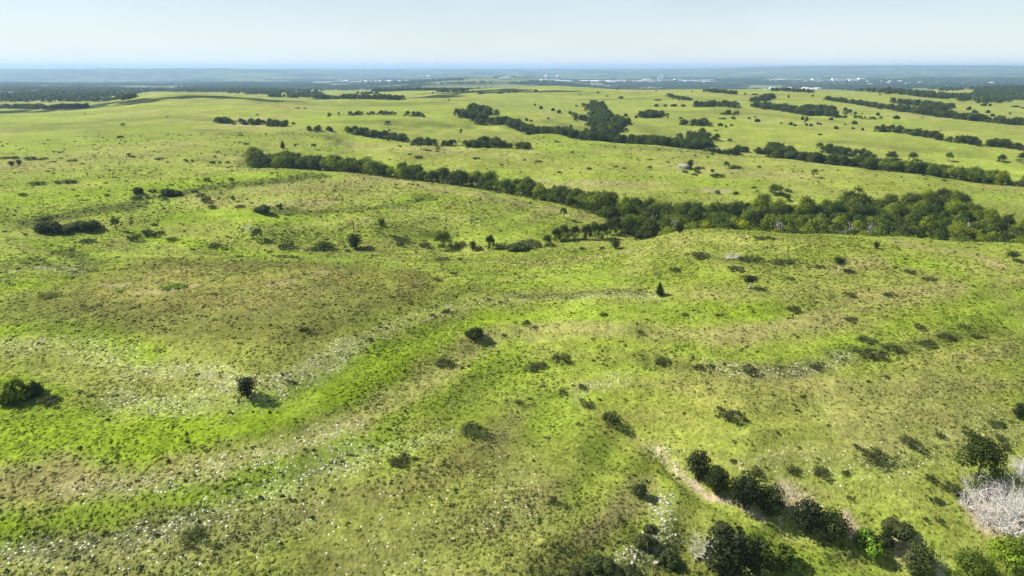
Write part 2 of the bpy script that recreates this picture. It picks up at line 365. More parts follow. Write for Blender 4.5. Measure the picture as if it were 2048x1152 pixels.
# ------------------------------------------------------------------ ground cover masks (what grows where, plus painted relief shade)
STROKES = [
 # kind, half width in metres, strength, polyline in photograph pixels
 ('lush', 8.0, 1.0, [(0,850),(150,872),(300,882),(480,868),(640,808),(780,735),(880,682)]),
 ('lush', 4.5, .75, [(880,682),(960,642),(1100,632),(1250,638),(1400,640),(1550,622)]),
 ('lush', 4.5, .95, [(0,1035),(150,1024),(350,988),(550,942),(690,885)]),
 ('lush', 4.0, .7, [(690,885),(850,805),(950,742),(1010,705)]),
 ('lush', 5.0, .9, [(0,668),(110,652),(210,672),(300,700)]),
 ('lush', 3.5, .8, [(0,760),(60,775),(110,790),(60,830)]),
 ('lush', 4.0, .9, [(280,468),(400,490),(500,507),(620,509),(760,512)]),
 ('lush', 6.0, .85, [(0,572),(90,572),(170,548),(230,528)]),
 ('lush', 5.0, .6, [(60,478),(130,500),(200,520)]),
 ('lush', 8.0, .8, [(0,405),(200,385),(400,368),(560,352),(630,347)]),
 ('lush', 6.0, .6, [(0,440),(120,425),(240,412),(330,405)]),
 ('lush', 5.0, .7, [(330,440),(420,425),(560,437),(680,425),(780,412),(860,395)]),
 ('lush', 5.0, .5, [(500,470),(650,478),(800,470),(950,462),(1100,462)]),
 ('lush', 5.0, .55, [(760,525),(900,535),(1000,575),(1120,562),(1300,560),(1460,552)]),
 ('lush', 4.0, .7, [(1180,625),(1300,622),(1430,612)]),
 ('lush', 5.0, .6, [(1340,690),(1480,712),(1560,712),(1700,690),(1820,655),(1960,610),(2046,590)]),
 ('lush', 5.5, .65, [(1800,520),(1880,535),(1950,560),(1990,590)]),
 ('lush', 5.0, .6, [(1900,680),(1980,650),(2046,610)]),
 ('lush', 7.0, .5, [(1050,760),(1150,840),(1230,930),(1300,990)]),
 ('lush', 8.0, .55, [(1560,1090),(1700,1120),(1800,1150)]),
 ('lush', 5.0, .5, [(1420,1010),(1540,1070),(1680,1110)]),
 ('lush', 10.0, .55, [(700,330),(1000,350),(1250,355),(1500,372)]),
 ('lush', 14.0, .6, [(0,300),(200,285),(400,272),(560,262)]),
 ('lush', 14.0, .7, [(700,240),(850,228),(1000,225)]),
 ('lush', 12.0, .5, [(60,262),(200,265),(360,255)]),
 ('lush', 10.0, .4, [(1250,245),(1350,235),(1450,240)]),
 ('lush', 8.0, .4, [(1700,440),(1960,392),(2040,400)]),
 # dry grass
 ('olive', 15.0, .85, [(240,545),(420,550),(640,550),(800,560)]),
 ('olive', 13.0, .85, [(200,610),(450,610),(680,590)]),
 ('olive', 8.0, .7, [(300,660),(480,665),(600,650)]),
 ('olive', 9.0, .5, [(700,1120),(860,1020),(960,930)]),
 ('olive', 8.0, .5, [(1250,860),(1380,800),(1560,800)]),
 ('dry', 13.0, .35, [(320,620),(520,620),(680,600)]),
 ('dry', 6.0, .80, [(0,985),(150,975),(400,930),(600,888),(740,828),(850,760),(930,700)]),
 ('dry', 5.0, .70, [(930,700),(1010,668),(1150,655),(1300,662),(1450,675),(1580,645),(1740,602),(1900,572)]),
 ('dry', 6.0, .5, [(1370,745),(1600,765),(1760,800),(1880,830)]),
 ('dry', 8.0, .5, [(1700,850),(1850,800),(1960,740),(2046,720)]),
 ('dry', 3.0, .9, [(1790,482),(1860,498),(1930,506),(2000,530)]),
 ('dry', 5.0, .6, [(1940,555),(1990,575),(2030,610)]),
 ('dry', 4.0, .75, [(620,344),(750,354),(860,372),(960,389),(1100,417),(1210,440)]),
 ('dry', 6.0, .5, [(560,380),(700,372),(760,362)]),
 ('dry', 5.0, .55, [(380,400),(520,412),(640,400)]),
 ('dry', 4.0, .7, [(980,522),(1080,528),(1180,515),(1260,500)]),
 ('dry', 6.0, .5, [(1300,500),(1420,478),(1560,500)]),
 ('dry', 5.0, .5, [(1420,590),(1560,580),(1680,545),(1760,520)]),
 ('dry', 3.0, .8, [(1180,1075),(1230,1020),(1270,985),(1300,960)]),
 ('dry', 4.0, .5, [(1120,1140),(1180,1080)]),
 ('dry', 6.0, .5, [(1000,880),(1060,960),(1040,1060)]),
 ('dry', 10.0, .55, [(420,312),(470,318),(500,325)]),
 ('dry', 10.0, .7, [(150,332),(60,335),(0,330)]),
 ('dry', 8.0, .5, [(700,290),(850,298),(1060,305)]),
 ('dry', 7.0, .5, [(1350,330),(1500,345),(1600,352)]),
 ('dry', 26.0, .9, [(1080,178),(1200,180),(1330,182)]),
 ('dry', 14.0, .5, [(1500,240),(1640,245)]),
 ('dry', 16.0, .5, [(230,222),(330,225),(420,220)]),
 ('dry', 10.0, .6, [(700,232),(800,236),(860,238)]),
 # dark olive, weedy ground, plus painted shade of ledges and hill slopes
 ('dark', 9.0, .6, [(60,610),(250,645),(450,655),(640,640),(760,600)]),
 ('dark', 9.0, .45, [(300,530),(500,528),(700,530)]),
 ('dark', 3.0, .8, [(60,1090),(200,1085),(330,1050),(420,1040)]),
 ('dark', 3.0, 1.0, [(330,392),(430,373),(560,362),(640,352)]),  # spur ledge bands: dark weeds, with the ledge shade painted in
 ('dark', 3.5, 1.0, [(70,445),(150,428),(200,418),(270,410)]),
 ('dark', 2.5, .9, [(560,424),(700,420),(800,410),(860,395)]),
 ('dark', 4.0, .8, [(130,505),(200,528),(150,548)]),
 ('dark', 4.0, .7, [(60,520),(150,540),(200,525)]),
 ('dark', 5.0, .45, [(560,470),(720,462),(880,462)]),
 ('dark', 4.0, .5, [(560,735),(700,670),(820,620),(950,575)]),
 ('dark', 2.4, .8, [(1020,590),(1150,590),(1280,585)]),
 ('dark', 2.6, .7, [(1660,706),(1780,698),(1900,678),(2010,662)]),
 ('dark', 3.0, .6, [(1290,722),(1400,735),(1520,742),(1640,735)]),
 ('dark', 4.0, .5, [(1350,510),(1480,525),(1620,530)]),
 ('dark', 9.0, .5, [(700,243),(850,243),(960,248)]),
 ('dark', 6.0, .5, [(1200,290),(1330,300),(1420,308)]),
 ('dark', 5.0, .7, [(1100,1150),(1180,1125),(1260,1095),(1330,1110),(1350,1150)]),
 ('dark', 20.0, .6, [(690,245),(800,246),(930,250)]),  # dark strokes from here on paint the shading of mid-hill draws and slopes
 ('dark', 16.0, .5, [(1440,220),(1560,232),(1660,242)]),
 ('dark', 14.0, .55, [(1100,244),(1160,256),(1190,272)]),
 ('dark', 14.0, .5, [(1260,246),(1300,258),(1340,272)]),
 ('dark', 18.0, .5, [(1290,226),(1380,224),(1480,228)]),
 ('dark', 22.0, .5, [(240,240),(330,236),(420,238)]),
 ('dark', 16.0, .45, [(400,262),(520,272),(640,272)]),
 ('dark', 14.0, .5, [(1660,282),(1800,296),(1960,312)]),
 ('dark', 40.0, .5, [(560,206),(700,210),(860,206)]),
 ('dark', 40.0, .45, [(1180,200),(1290,196),(1420,198)]),
 ('dry', 16.0, .6, [(1520,246),(1580,247),(1640,250)]),
 ('dry', 20.0, .5, [(420,246),(520,256),(600,258)]),
 ('dry', 10.0, .6, [(840,300),(960,303),(1060,306)]),
 ('dry', 9.0, .6, [(1080,360),(1220,368),(1330,362)]),
 # bare soil
 ('soil', 0.24, .9, [(1308,893),(1328,915),(1350,938),(1385,966)]),
 ('soil', 1.0, 1.0, [(1384,968),(1400,978)]),
 ('soil', 0.5, 1.0, [(1400,985),(1470,1012),(1560,1048)]),
 ('soil', 2.2, .6, [(1575,990),(1610,1005)]),
 ('soil', 1.0, 1.0, [(1692,1048),(1722,1072)]),
 ('soil', 2.0, .6, [(1790,1090),(1830,1105)]),
 ('soil', 4.0, .8, [(1970,1020),(2030,1050)]),
 ('soil', 1.8, .4, [(205,572),(250,570)]),
 ('soil', 1.4, .35, [(280,588),(350,580),(390,572)]),
 ('soil', 1.2, .4, [(545,570),(580,563)]),
 ('soil', 1.2, .35, [(630,547),(650,545)]),
 ('soil', 3.0, .6, [(1415,382),(1450,383)]),
 ('soil', 5.0, .9, [(1470,205),(1490,205)]),
 ('soil', 3.0, .7, [(445,248),(520,252)]),
 ('soil', 4.0, .6, [(755,230),(780,230)]),
]
ROCKS = [
 (3.6, 1.0, [(250,742),(340,740),(420,752),(480,770),(520,788),(620,742),(700,692)]),
 (3.0, .42, [(700,692),(790,650),(880,620),(960,602),(1080,592),(1200,592),(1320,592)]),
 (3.4, 1.0, [(230,798),(300,812),(400,806),(480,792)]),
 (4.0, .6, [(0,690),(90,688),(180,700),(240,720)]),
 (3.4, 1.0, [(0,1118),(150,1098),(330,1066),(480,1012),(600,966),(720,915)]),
 (2.2, .6, [(720,915),(820,892),(900,868)]),
 (5.0, .5, [(0,1148),(200,1140),(420,1100),(620,1030)]),
 (3.0, .8, [(160,975),(300,968),(420,945),(520,918),(620,882),(710,846)]),
 (1.6, 1.0, [(1312,898),(1345,935),(1375,960)]),
 (2.2, 1.0, [(1340,990),(1315,1020),(1330,1060),(1300,1095),(1240,1130)]),
 (2.2, .7, [(1420,732),(1520,745),(1600,742),(1700,712)]),
 (4.0, .45, [(1500,945),(1640,930),(1780,925),(1900,890),(2010,850)]),
 (2.0, .6, [(1262,745),(1160,778),(1150,800)]),
 (3.0, .7, [(0,545),(80,535),(160,545)]),
 (2.4, 1.0, [(1580,990),(1610,1010)]),
 (9.0, .3, [(700,1150),(850,1050),(1000,980)]),
 (5.0, .35, [(330,405),(450,385),(600,365)]),
 (4.0, .4, [(560,408),(700,405),(850,428),(960,445)]),
 (5.0, .3, [(1080,360),(1180,368),(1260,372)]),
]
def union(a, b):
    return np.maximum(a, b)
MASK = {k: np.zeros(GX.shape) for k in ('lush', 'dry', 'dark', 'soil', 'rock', 'olive')}
for i, (k, hw, st, pl) in enumerate(STROKES):
    if k != 'soil' and np.mean([p[1] for p in pl]) < 480 and hw < 9:
        hw = hw * 1.9          # far bands are broader than they look
    MASK[k] = union(MASK[k], stroke_mask(poly_world(pl), hw, 0.42 if k != 'soil' else 0.35, i) * st)
ROCKPOLY = []
for i, (hw, st, pl) in enumerate(ROCKS):
    P = poly_world(pl)
    ROCKPOLY.append((P, hw, st))
    MASK['rock'] = union(MASK['rock'], stroke_mask(P, hw, 0.4, 200 + i) * st)
# bands that follow the ledges elsewhere
band = np.sin((GZ + wob) / STEP * 2 * math.pi + 0.8)
band2 = np.sin((GZ + wob) / (STEP * 1.7) * 2 * math.pi + 2.1)
big = fbm(GX / 70.0, GY / 70.0, 5, 3)
far_f = 1 - sstep(700, 1500, RR)
MASK['lush'] = union(MASK['lush'], np.clip(band * 0.55 + big * 0.9, 0, 1) * 0.52 * far_f)
MASK['dry'] = union(MASK['dry'], np.clip(-band2 * 0.5 + fbm(GX / 50.0, GY / 50.0, 9, 4) * 0.7 + 0.05, 0, 1) * 0.42)
MASK['dark'] = union(MASK['dark'], np.clip(fbm(GX / 26.0, GY / 26.0, 13, 4) * 1.5 - 0.25, 0, 1) * 0.26)
mf = sstep(420, 800, RR)
MASK['dark'] = union(MASK['dark'], np.clip(fbm(GX / 120.0, GY / 90.0, 14, 4) * 1.6 - 0.15, 0, 1) * 0.55 * mf)  # broad dark mottling, standing in for relief shading on the farther hills
MASK['dry'] = union(MASK['dry'], np.clip(fbm(GX / 150.0, GY / 110.0, 24, 4) * 1.8 - 0.3, 0, 1) * 0.8 * mf)
MASK['lush'] = union(MASK['lush'], np.clip(fbm(GX / 190.0, GY / 120.0, 34, 3) * 1.5 - 0.2, 0, 1) * 0.6 * mf * (1 - sstep(1800, 3000, RR)))
MASK['soil'] = union(MASK['soil'], GULLYW * sstep(0.2, 0.8, vnoise(GX / 2.2, GY / 2.2, 91)) * 0.12)
MASK['rock'] = MASK['rock'] * (0.55 + 0.6 * vnoise(GX / 2.5, GY / 2.5, 92))

C_MID = np.array([0.208, 0.238, 0.044])
C_LUSH = np.array([0.180, 0.258, 0.014])
C_DRY = np.array([0.262, 0.232, 0.088])
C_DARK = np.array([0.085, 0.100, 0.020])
C_OLIVE = np.array([0.178, 0.165, 0.042])
C_SOIL = np.array([0.420, 0.320, 0.225])
C_ROCK = np.array([0.460, 0.420, 0.350])
C_FOREST = np.array([0.045, 0.062, 0.028])
C_FARFIELD = np.array([0.150, 0.165, 0.075])
col = np.zeros(GX.shape + (3,)) + C_MID
def over(c, k):
    return col * (1 - k[..., None]) + c * k[..., None]
col = over(C_OLIVE, MASK['olive'] * (0.7 + 0.4 * vnoise(GX / 9.0, GY / 9.0, 95)).clip(0, 1))
col = over(C_DRY, MASK['dry'] * (1 - 0.5 * MASK['olive']))
MASK['lush'] = np.clip(MASK['lush'] * (0.72 + 0.5 * vnoise(GX / 7.0, GY / 7.0, 96)), 0, 1) * (1 - 0.6 * MASK['olive']) * (1 - 0.6 * sstep(0.4, 0.9, MASK['dry']))
col = over(C_LUSH, MASK['lush'])
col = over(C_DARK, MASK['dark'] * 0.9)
col = over(C_ROCK, MASK['rock'] * 0.10)
col = over(C_SOIL, MASK['soil'])
# the wooded, farmed lowland far beyond
lowland = sstep(3200, 4600, RR + 500 * fbm(GX / 700, GY / 700, 15, 3))
fieldn = vnoise(GX / 420.0, GY / 300.0, 16)
fcut = 0.46 + 0.12 * sstep(3500, 6000, RR) + 0.10 * sstep(9000, 10500, RR) - 0.08 * sstep(13500, 16000, RR)
fld = sstep(fcut, fcut + 0.06, fieldn) * (0.5 + 0.5 * vnoise(GX / 420.0 + 7.7, GY / 300.0, 17)) + sstep(0.2, 0.6, fbm(GX / 900, GY / 600, 18, 4)) * 0.2
fld = np.maximum(fld, sstep(0.66, 0.72, vnoise(GX / 150.0, GY / 190.0, 29)) * 0.9 * sstep(4000, 6000, RR))
lowc = C_FOREST * (0.75 + 0.9 * vnoise(GX / 260.0, GY / 500.0, 27))[..., None] * (1 - fld[..., None]) + C_FARFIELD * fld[..., None]
col = col * (1 - lowland[..., None]) + lowc * lowland[..., None]
tuftk = np.clip(1 - MASK['soil'] * 1.2 - MASK['rock'] * 0.3, 0, 1)

# ------------------------------------------------------------------ materials
def new_mat(name):
    m = bpy.data.materials.new(name)
    m.use_nodes = True
    nt = m.node_tree
    nt.nodes.clear()
    return m, nt.nodes, nt.links

def principled(nodes, links, rough=0.85, spec=0.15):
    out = nodes.new('ShaderNodeOutputMaterial')
    b = nodes.new('ShaderNodeBsdfPrincipled')
    b.inputs['Roughness'].default_value = rough
    b.inputs['Specular IOR Level'].default_value = spec
    links.new(b.outputs['BSDF'], out.inputs['Surface'])
    return b, out

def noise(nodes, links, vec, scale, detail=3.0, rough=0.6):
    n = nodes.new('ShaderNodeTexNoise')
    n.inputs['Scale'].default_value = scale
    n.inputs['Detail'].default_value = detail
    n.inputs['Roughness'].default_value = rough
    links.new(vec, n.inputs['Vector'])
    return n.outputs['Fac']

def maprange(nodes, links, v, a, b, c, d):
    n = nodes.new('ShaderNodeMapRange')
    for k, x in zip(('From Min', 'From Max', 'To Min', 'To Max'), (a, b, c, d)):
        n.inputs[k].default_value = x
    links.new(v, n.inputs['Value'])
    return n.outputs['Result']

def math_n(nodes, links, op, a, b):
    n = nodes.new('ShaderNodeMath')
    n.operation = op
    for i, v in enumerate((a, b)):
        if isinstance(v, (int, float)):
            n.inputs[i].default_value = v
        else:
            links.new(v, n.inputs[i])
    return n.outputs[0]

def mixc(nodes, links, fac, a, b, mode='MIX'):
    n = nodes.new('ShaderNodeMix')
    n.data_type = 'RGBA'
    n.blend_type = mode
    for key, v in (('Factor', fac), ('A', a), ('B', b)):
        if isinstance(v, (int, float)):
            n.inputs[key].default_value = v
        elif isinstance(v, tuple):
            n.inputs[key].default_value = v
        else:
            links.new(v, n.inputs[key])
    return n.outputs['Result']

def mat_ground():
    m, N, L = new_mat('prairie_ground')
    b, out = principled(N, L, 0.95, 0.05)
    geo = N.new('ShaderNodeNewGeometry').outputs['Position']
    at = N.new('ShaderNodeAttribute'); at.attribute_name = 'cover'
    n1 = noise(N, L, geo, 1.3, 4, 0.65)
    n2 = noise(N, L, geo, 0.30, 4, 0.6)
    n3 = noise(N, L, geo, 0.045, 4, 0.55)
    n4 = noise(N, L, geo, 0.008, 4, 0.55)
    f1 = maprange(N, L, n1, 0.30, 0.70, 0.58, 1.42)
    f2 = maprange(N, L, n2, 0.30, 0.70, 0.72, 1.26)
    f3 = maprange(N, L, n3, 0.30, 0.70, 0.80, 1.18)
    f4 = maprange(N, L, n4, 0.30, 0.70, 0.86, 1.12)
    f = math_n(N, L, 'MULTIPLY', math_n(N, L, 'MULTIPLY', f1, f2), math_n(N, L, 'MULTIPLY', f3, f4))
    comb = N.new('ShaderNodeCombineColor')
    for k in ('Red', 'Green', 'Blue'):
        L.new(f, comb.inputs[k])
    c = mixc(N, L, 1.0, at.outputs['Color'], comb.outputs['Color'], 'MULTIPLY')
    # straw flecks
    n5 = noise(N, L, geo, 2.7, 2, 0.5)
    fl = maprange(N, L, n5, 0.60, 0.72, 0.0, 0.35)
    c = mixc(N, L, fl, c, (0.24, 0.22, 0.085, 1))
    # pale stones among the grass where the ledges crop out
    ar = N.new('ShaderNodeAttribute'); ar.attribute_name = 'stones'
    vor = N.new('ShaderNodeTexVoronoi'); vor.inputs['Scale'].default_value = 1.6
    vor.inputs['Randomness'].default_value = 1.0
    L.new(geo, vor.inputs['Vector'])
    near = maprange(N, L, vor.outputs['Distance'], 0.20, 0.32, 1.0, 0.0)
    sepc = N.new('ShaderNodeSeparateColor'); L.new(vor.outputs['Color'], sepc.inputs['Color'])
    thr = math_n(N, L, 'LESS_THAN', sepc.outputs['Red'], math_n(N, L, 'MULTIPLY', ar.outputs['Fac'], 0.55))
    st = math_n(N, L, 'MULTIPLY', near, thr)
    c = mixc(N, L, st, c, (0.66, 0.62, 0.54, 1))
    L.new(c, b.inputs['Base Color'])
    bump = N.new('ShaderNodeBump')
    bump.inputs['Strength'].default_value = 0.9
    bump.inputs['Distance'].default_value = 0.45
    h = math_n(N, L, 'ADD', math_n(N, L, 'MULTIPLY', n1, 0.8), math_n(N, L, 'MULTIPLY', n2, 1.2))
    L.new(h, bump.inputs['Height'])
    L.new(bump.outputs['Normal'], b.inputs['Normal'])
    return m

def mat_leaf(name, var=0.35, transl=0.35, sat=(1, 1, 1)):
    """foliage: the colour comes with each plant ('tint'), single leaves vary around it"""
    m, N, L = new_mat(name)
    out = N.new('ShaderNodeOutputMaterial')
    t = N.new('ShaderNodeAttribute'); t.attribute_type = 'INSTANCER'; t.attribute_name = 'tint'
    v = N.new('ShaderNodeAttribute'); v.attribute_name = 'leafvar'
    f = maprange(N, L, v.outputs['Fac'], 0, 1, 1 - var, 1 + var)
    comb = N.new('ShaderNodeCombineColor')
    L.new(math_n(N, L, 'MULTIPLY', f, sat[0]), comb.inputs['Red'])
    L.new(f, comb.inputs['Green'])
    L.new(math_n(N, L, 'MULTIPLY', f, sat[2]), comb.inputs['Blue'])
    c = mixc(N, L, 1.0, t.outputs['Color'], comb.outputs['Color'], 'MULTIPLY')
    d = N.new('ShaderNodeBsdfPrincipled')
    d.inputs['Roughness'].default_value = 0.62
    d.inputs['Specular IOR Level'].default_value = 0.08
    tr = N.new('ShaderNodeBsdfTranslucent')
    c2 = mixc(N, L, 1.0, c, (1.25, 1.3, 0.55, 1), 'MULTIPLY')
    L.new(c, d.inputs['Base Color'])
    L.new(c2, tr.inputs['Color'])
    ms = N.new('ShaderNodeMixShader'); ms.inputs['Fac'].default_value = transl
    L.new(d.outputs['BSDF'], ms.inputs[1]); L.new(tr.outputs['BSDF'], ms.inputs[2])
    L.new(ms.outputs['Shader'], out.inputs['Surface'])
    return m

def mat_simple(name, c1, c2, scale, rough=0.9, spec=0.1, obj=True, bump=0.0):
    m, N, L = new_mat(name)
    b, out = principled(N, L, rough, spec)
    tc = N.new('ShaderNodeTexCoord').outputs['Object' if obj else 'Generated']
    n = noise(N, L, tc, scale, 4, 0.6)
    f = maprange(N, L, n, 0.3, 0.7, 0.0, 1.0)
    inf = N.new('ShaderNodeObjectInfo')
    c = mixc(N, L, f, tuple(c1) + (1,), tuple(c2) + (1,))
    r = maprange(N, L, inf.outputs['Random'], 0, 1, 0.82, 1.12)
    comb = N.new('ShaderNodeCombineColor')
    for k in ('Red', 'Green', 'Blue'):
        L.new(r, comb.inputs[k])
    L.new(mixc(N, L, 1.0, c, comb.outputs['Color'], 'MULTIPLY'), b.inputs['Base Color'])
    if bump:
        bn = N.new('ShaderNodeBump'); bn.inputs['Strength'].default_value = bump
        L.new(n, bn.inputs['Height']); L.new(bn.outputs['Normal'], b.inputs['Normal'])
    return m

M_GROUND = mat_ground()
M_LEAF = mat_leaf('broad_leaves', 0.58, 0.32)
M_GRASS = mat_leaf('grass_blades', 0.30, 0.35)
M_BARK = mat_simple('bark', (0.075, 0.058, 0.042), (0.16, 0.135, 0.105), 5.0, bump=0.4)
M_DEAD = mat_simple('weathered_wood', (0.50, 0.46, 0.42), (0.74, 0.71, 0.67), 3.0, bump=0.3)
M_ROCK = mat_simple('limestone', (0.30, 0.27, 0.21), (0.54, 0.50, 0.42), 2.2, bump=0.5)
M_SOILROCK = mat_simple('weathered_boulder', (0.22, 0.20, 0.16), (0.42, 0.39, 0.33), 1.2, bump=0.5)
M_WALL = mat_simple('pale_wall', (0.78, 0.77, 0.74), (0.85, 0.84, 0.82), 0.05)
M_ROOF = mat_simple('pale_roof', (0.70, 0.70, 0.70), (0.82, 0.82, 0.82), 0.04)
M_ROOFRED = mat_simple('brown_roof', (0.32, 0.22, 0.17), (0.42, 0.31, 0.25), 0.05)
M_DOOR = mat_simple('dark_opening', (0.06, 0.07, 0.08), (0.12, 0.13, 0.14), 0.1)
M_CLOUD = mat_simple('cloud_white', (0.85, 0.85, 0.86), (0.9, 0.9, 0.9), 0.01)

# ------------------------------------------------------------------ mesh helpers
def mesh_np(name, verts, faces, mats, leafvar=None, smooth=False, nrm=None):
    """verts (n,3); faces: (m,k) array with equal k, or a list of index lists"""
    me = bpy.data.meshes.new(name)
    verts = np.asarray(verts, np.float32)
    if nrm is not None:
        fn = np.cross(verts[faces[:, 1]] - verts[faces[:, 0]], verts[faces[:, 2]] - verts[faces[:, 0]])
        flip = (fn * np.asarray(nrm)[faces].mean(1)).sum(1) < 0
        faces = np.where(flip[:, None], faces[:, ::-1], faces)
    if isinstance(faces, np.ndarray):
        k = faces.shape[1]; nf = len(faces)
        me.vertices.add(len(verts)); me.vertices.foreach_set('co', verts.ravel())
        me.loops.add(nf * k); me.loops.foreach_set('vertex_index', faces.astype(np.int32).ravel())
        me.polygons.add(nf)
        me.polygons.foreach_set('loop_start', np.arange(0, nf * k, k, dtype=np.int32))
        me.update(calc_edges=True)
    else:
        me.from_pydata(verts.tolist(), [], faces)
        me.update()
    if leafvar is not None:
        a = me.attributes.new('leafvar', 'FLOAT', 'POINT')
        a.data.foreach_set('value', np.asarray(leafvar, np.float32))
    for m in (mats if isinstance(mats, (list, tuple)) else [mats]):
        me.materials.append(m)
    if smooth:
        me.polygons.foreach_set('use_smooth', np.ones(len(me.polygons), bool))
    if nrm is not None:
        me.polygons.foreach_set('use_smooth', np.ones(len(me.polygons), bool))
        me.normals_split_custom_set_from_vertices(np.asarray(nrm, float).tolist())
    return me

def link(name, data, parent=None):
    o = bpy.data.objects.new(name, data)
    COL.objects.link(o)
    if parent is not None:
        o.parent = parent
    return o

def tag(o, label, cat, group=None):
    o['label'] = label
    o['category'] = cat
    if group:
        o['group'] = group
    return o

# ------------------------------------------------------------------ the ground
nv = NA * NR
verts = np.stack([GX, GY, GZ], -1).reshape(-1, 3)
ii, jj = np.meshgrid(np.arange(NR - 1), np.arange(NA), indexing='ij')
j2 = (jj + 1) % NA
quads = np.stack([ii * NA + jj, (ii + 1) * NA + jj, (ii + 1) * NA + j2, ii * NA + j2], -1).reshape(-1, 4)
quads = quads[:, ::-1]
# centre under the viewpoint: close the fan with degenerate-free quads to one vertex per pair
verts = np.concatenate([verts, [[0, 0, zc]]])
ctr = nv
fan = [[ctr, (j + 1) % NA, j] for j in range(NA)]
g_me = bpy.data.meshes.new('ground')
nf = len(quads)
g_me.vertices.add(len(verts)); g_me.vertices.foreach_set('co', verts.astype(np.float32).ravel())
g_me.loops.add(nf * 4 + len(fan) * 3)
g_me.loops.foreach_set('vertex_index', np.concatenate([quads.ravel(), np.array(fan).ravel()]).astype(np.int32))
g_me.polygons.add(nf + len(fan))
g_me.polygons.foreach_set('loop_start', np.concatenate([np.arange(0, nf * 4, 4), nf * 4 + np.arange(0, len(fan) * 3, 3)]).astype(np.int32))
g_me.update(calc_edges=True)
ca_ = g_me.attributes.new('cover', 'FLOAT_COLOR', 'POINT')
rgba = np.ones((len(verts), 4), np.float32)
rgba[:nv, :3] = col.reshape(-1, 3); rgba[nv, :3] = C_MID
ca_.data.foreach_set('color', rgba.ravel())
sa_ = g_me.attributes.new('stones', 'FLOAT', 'POINT')
sv = np.zeros(len(verts), np.float32); sv[:nv] = (MASK['rock'] * (1 - MASK['soil'] * 0.5)).ravel()
sa_.data.foreach_set('value', sv)
g_me.polygons.foreach_set('use_smooth', np.ones(len(g_me.polygons), bool))
g_me.materials.append(M_GROUND)
ground = link('ground', g_me)
ground['kind'] = 'structure'

# ------------------------------------------------------------------ plant shapes
def rnd_dirs(rng, n):
    v = rng.normal(size=(n, 3))
    return v / np.linalg.norm(v, axis=1)[:, None]

def leaf_cloud(rng, lobes, n, size, shell=(0.55, 1.06), up=0.15, jitter=0.75, aspect=0.75):
    """n small folded leaf sprays spread through ellipsoid lobes (cx,cy,cz,rx,ry,rz); returns verts, quads, leafvar"""
    L = np.array(lobes, float)
    w = (L[:, 3] * L[:, 4] + L[:, 3] * L[:, 5] + L[:, 4] * L[:, 5])
    idx = rng.choice(len(L), n, p=w / w.sum())
    d = rnd_dirs(rng, n)
    d[:, 2] += up * rng.random(n)
    d /= np.linalg.norm(d, axis=1)[:, None]
    f = shell[0] + (shell[1] - shell[0]) * rng.random(n) ** 0.6
    c = L[idx, :3] + d * L[idx, 3:] * f[:, None]
    c[:, 2] = np.maximum(c[:, 2], 0.04)
    nrm = d + rnd_dirs(rng, n) * jitter + np.array([0, 0, 0.25])
    nrm /= np.linalg.norm(nrm, axis=1)[:, None]
    a = np.cross(nrm, rnd_dirs(rng, n)); a /= np.linalg.norm(a, axis=1)[:, None]
    b = np.cross(nrm, a)
    s = size * (0.6 + 0.8 * rng.random(n))[:, None]
    fold = nrm * s * 0.28
    v = np.stack([c - a * s, c - b * s * aspect - fold * rng.random((n, 1)), c + a * s, c + b * s * aspect - fold * rng.random((n, 1))], 1).reshape(-1, 3)
    q = np.arange(n * 4).reshape(-1, 4)
    lob = rng.random(len(L))
    var = np.clip(0.55 * lob[idx] + 0.45 * rng.random(n), 0, 1)
    # leaves of one spray face the way the spray does: soft shading over each lobe
    sn = nrm * 0.75 + d
    sn /= np.linalg.norm(sn, axis=1)[:, None]
    return v, q, np.repeat(var, 4), np.repeat(sn, 4, axis=0)

def tube(path, radii, sides=6):
    P = np.array(path, float); n = len(P)
    V = []; F = []
    for i in range(n):
        t = P[min(i + 1, n - 1)] - P[max(i - 1, 0)]
        t = t / (np.linalg.norm(t) + 1e-9)
        ref = np.array([1.0, 0, 0]) if abs(t[0]) < 0.8 else np.array([0, 1.0, 0])
        u = np.cross(t, ref); u /= np.linalg.norm(u)
        w = np.cross(t, u)
        for k in range(sides):
            an = 2 * math.pi * k / sides
            V.append(P[i] + (u * math.cos(an) + w * math.sin(an)) * radii[i])
    for i in range(n - 1):
        for k in range(sides):
            k2 = (k + 1) % sides
            F.append([i * sides + k, i * sides + k2, (i + 1) * sides + k2, (i + 1) * sides + k])
    return np.array(V), np.array(F)

def join_parts(parts):
    V = []; F = []; o = 0
    for v, f in parts:
        V.append(v); F.append(f + o); o += len(v)
    return np.concatenate(V), np.concatenate(F)

def wood_mesh(name, rng, h, r, lobes, mat, limbs=5, split=0.35):
    top = h * 0.72
    lean = rng.normal(size=2) * 0.04 * h
    main = [(lean[0] * u * u, lean[1] * u * u, -0.25 + (top + 0.25) * u) for u in (0, .12, .35, .65, 1)]
    parts = [tube(main, [r * 1.25, r, r * .85, r * .55, r * .2])]
    for k in range(min(limbs, len(lobes))):
        c = np.array(lobes[k][:3])
        z0 = h * (split + 0.05 * k)
        z0 = min(z0, c[2] * 0.9 + 0.1)
        p0 = np.array([lean[0] * (z0 / top) ** 2, lean[1] * (z0 / top) ** 2, z0])
        mid = (p0 + c) / 2 + np.array([0, 0, -0.06 * h])
        parts.append(tube([p0, mid, c], [r * .5, r * .34, r * .12], 5))
    v, f = join_parts(parts)
    return mesh_np(name, v, f, mat, smooth=True)

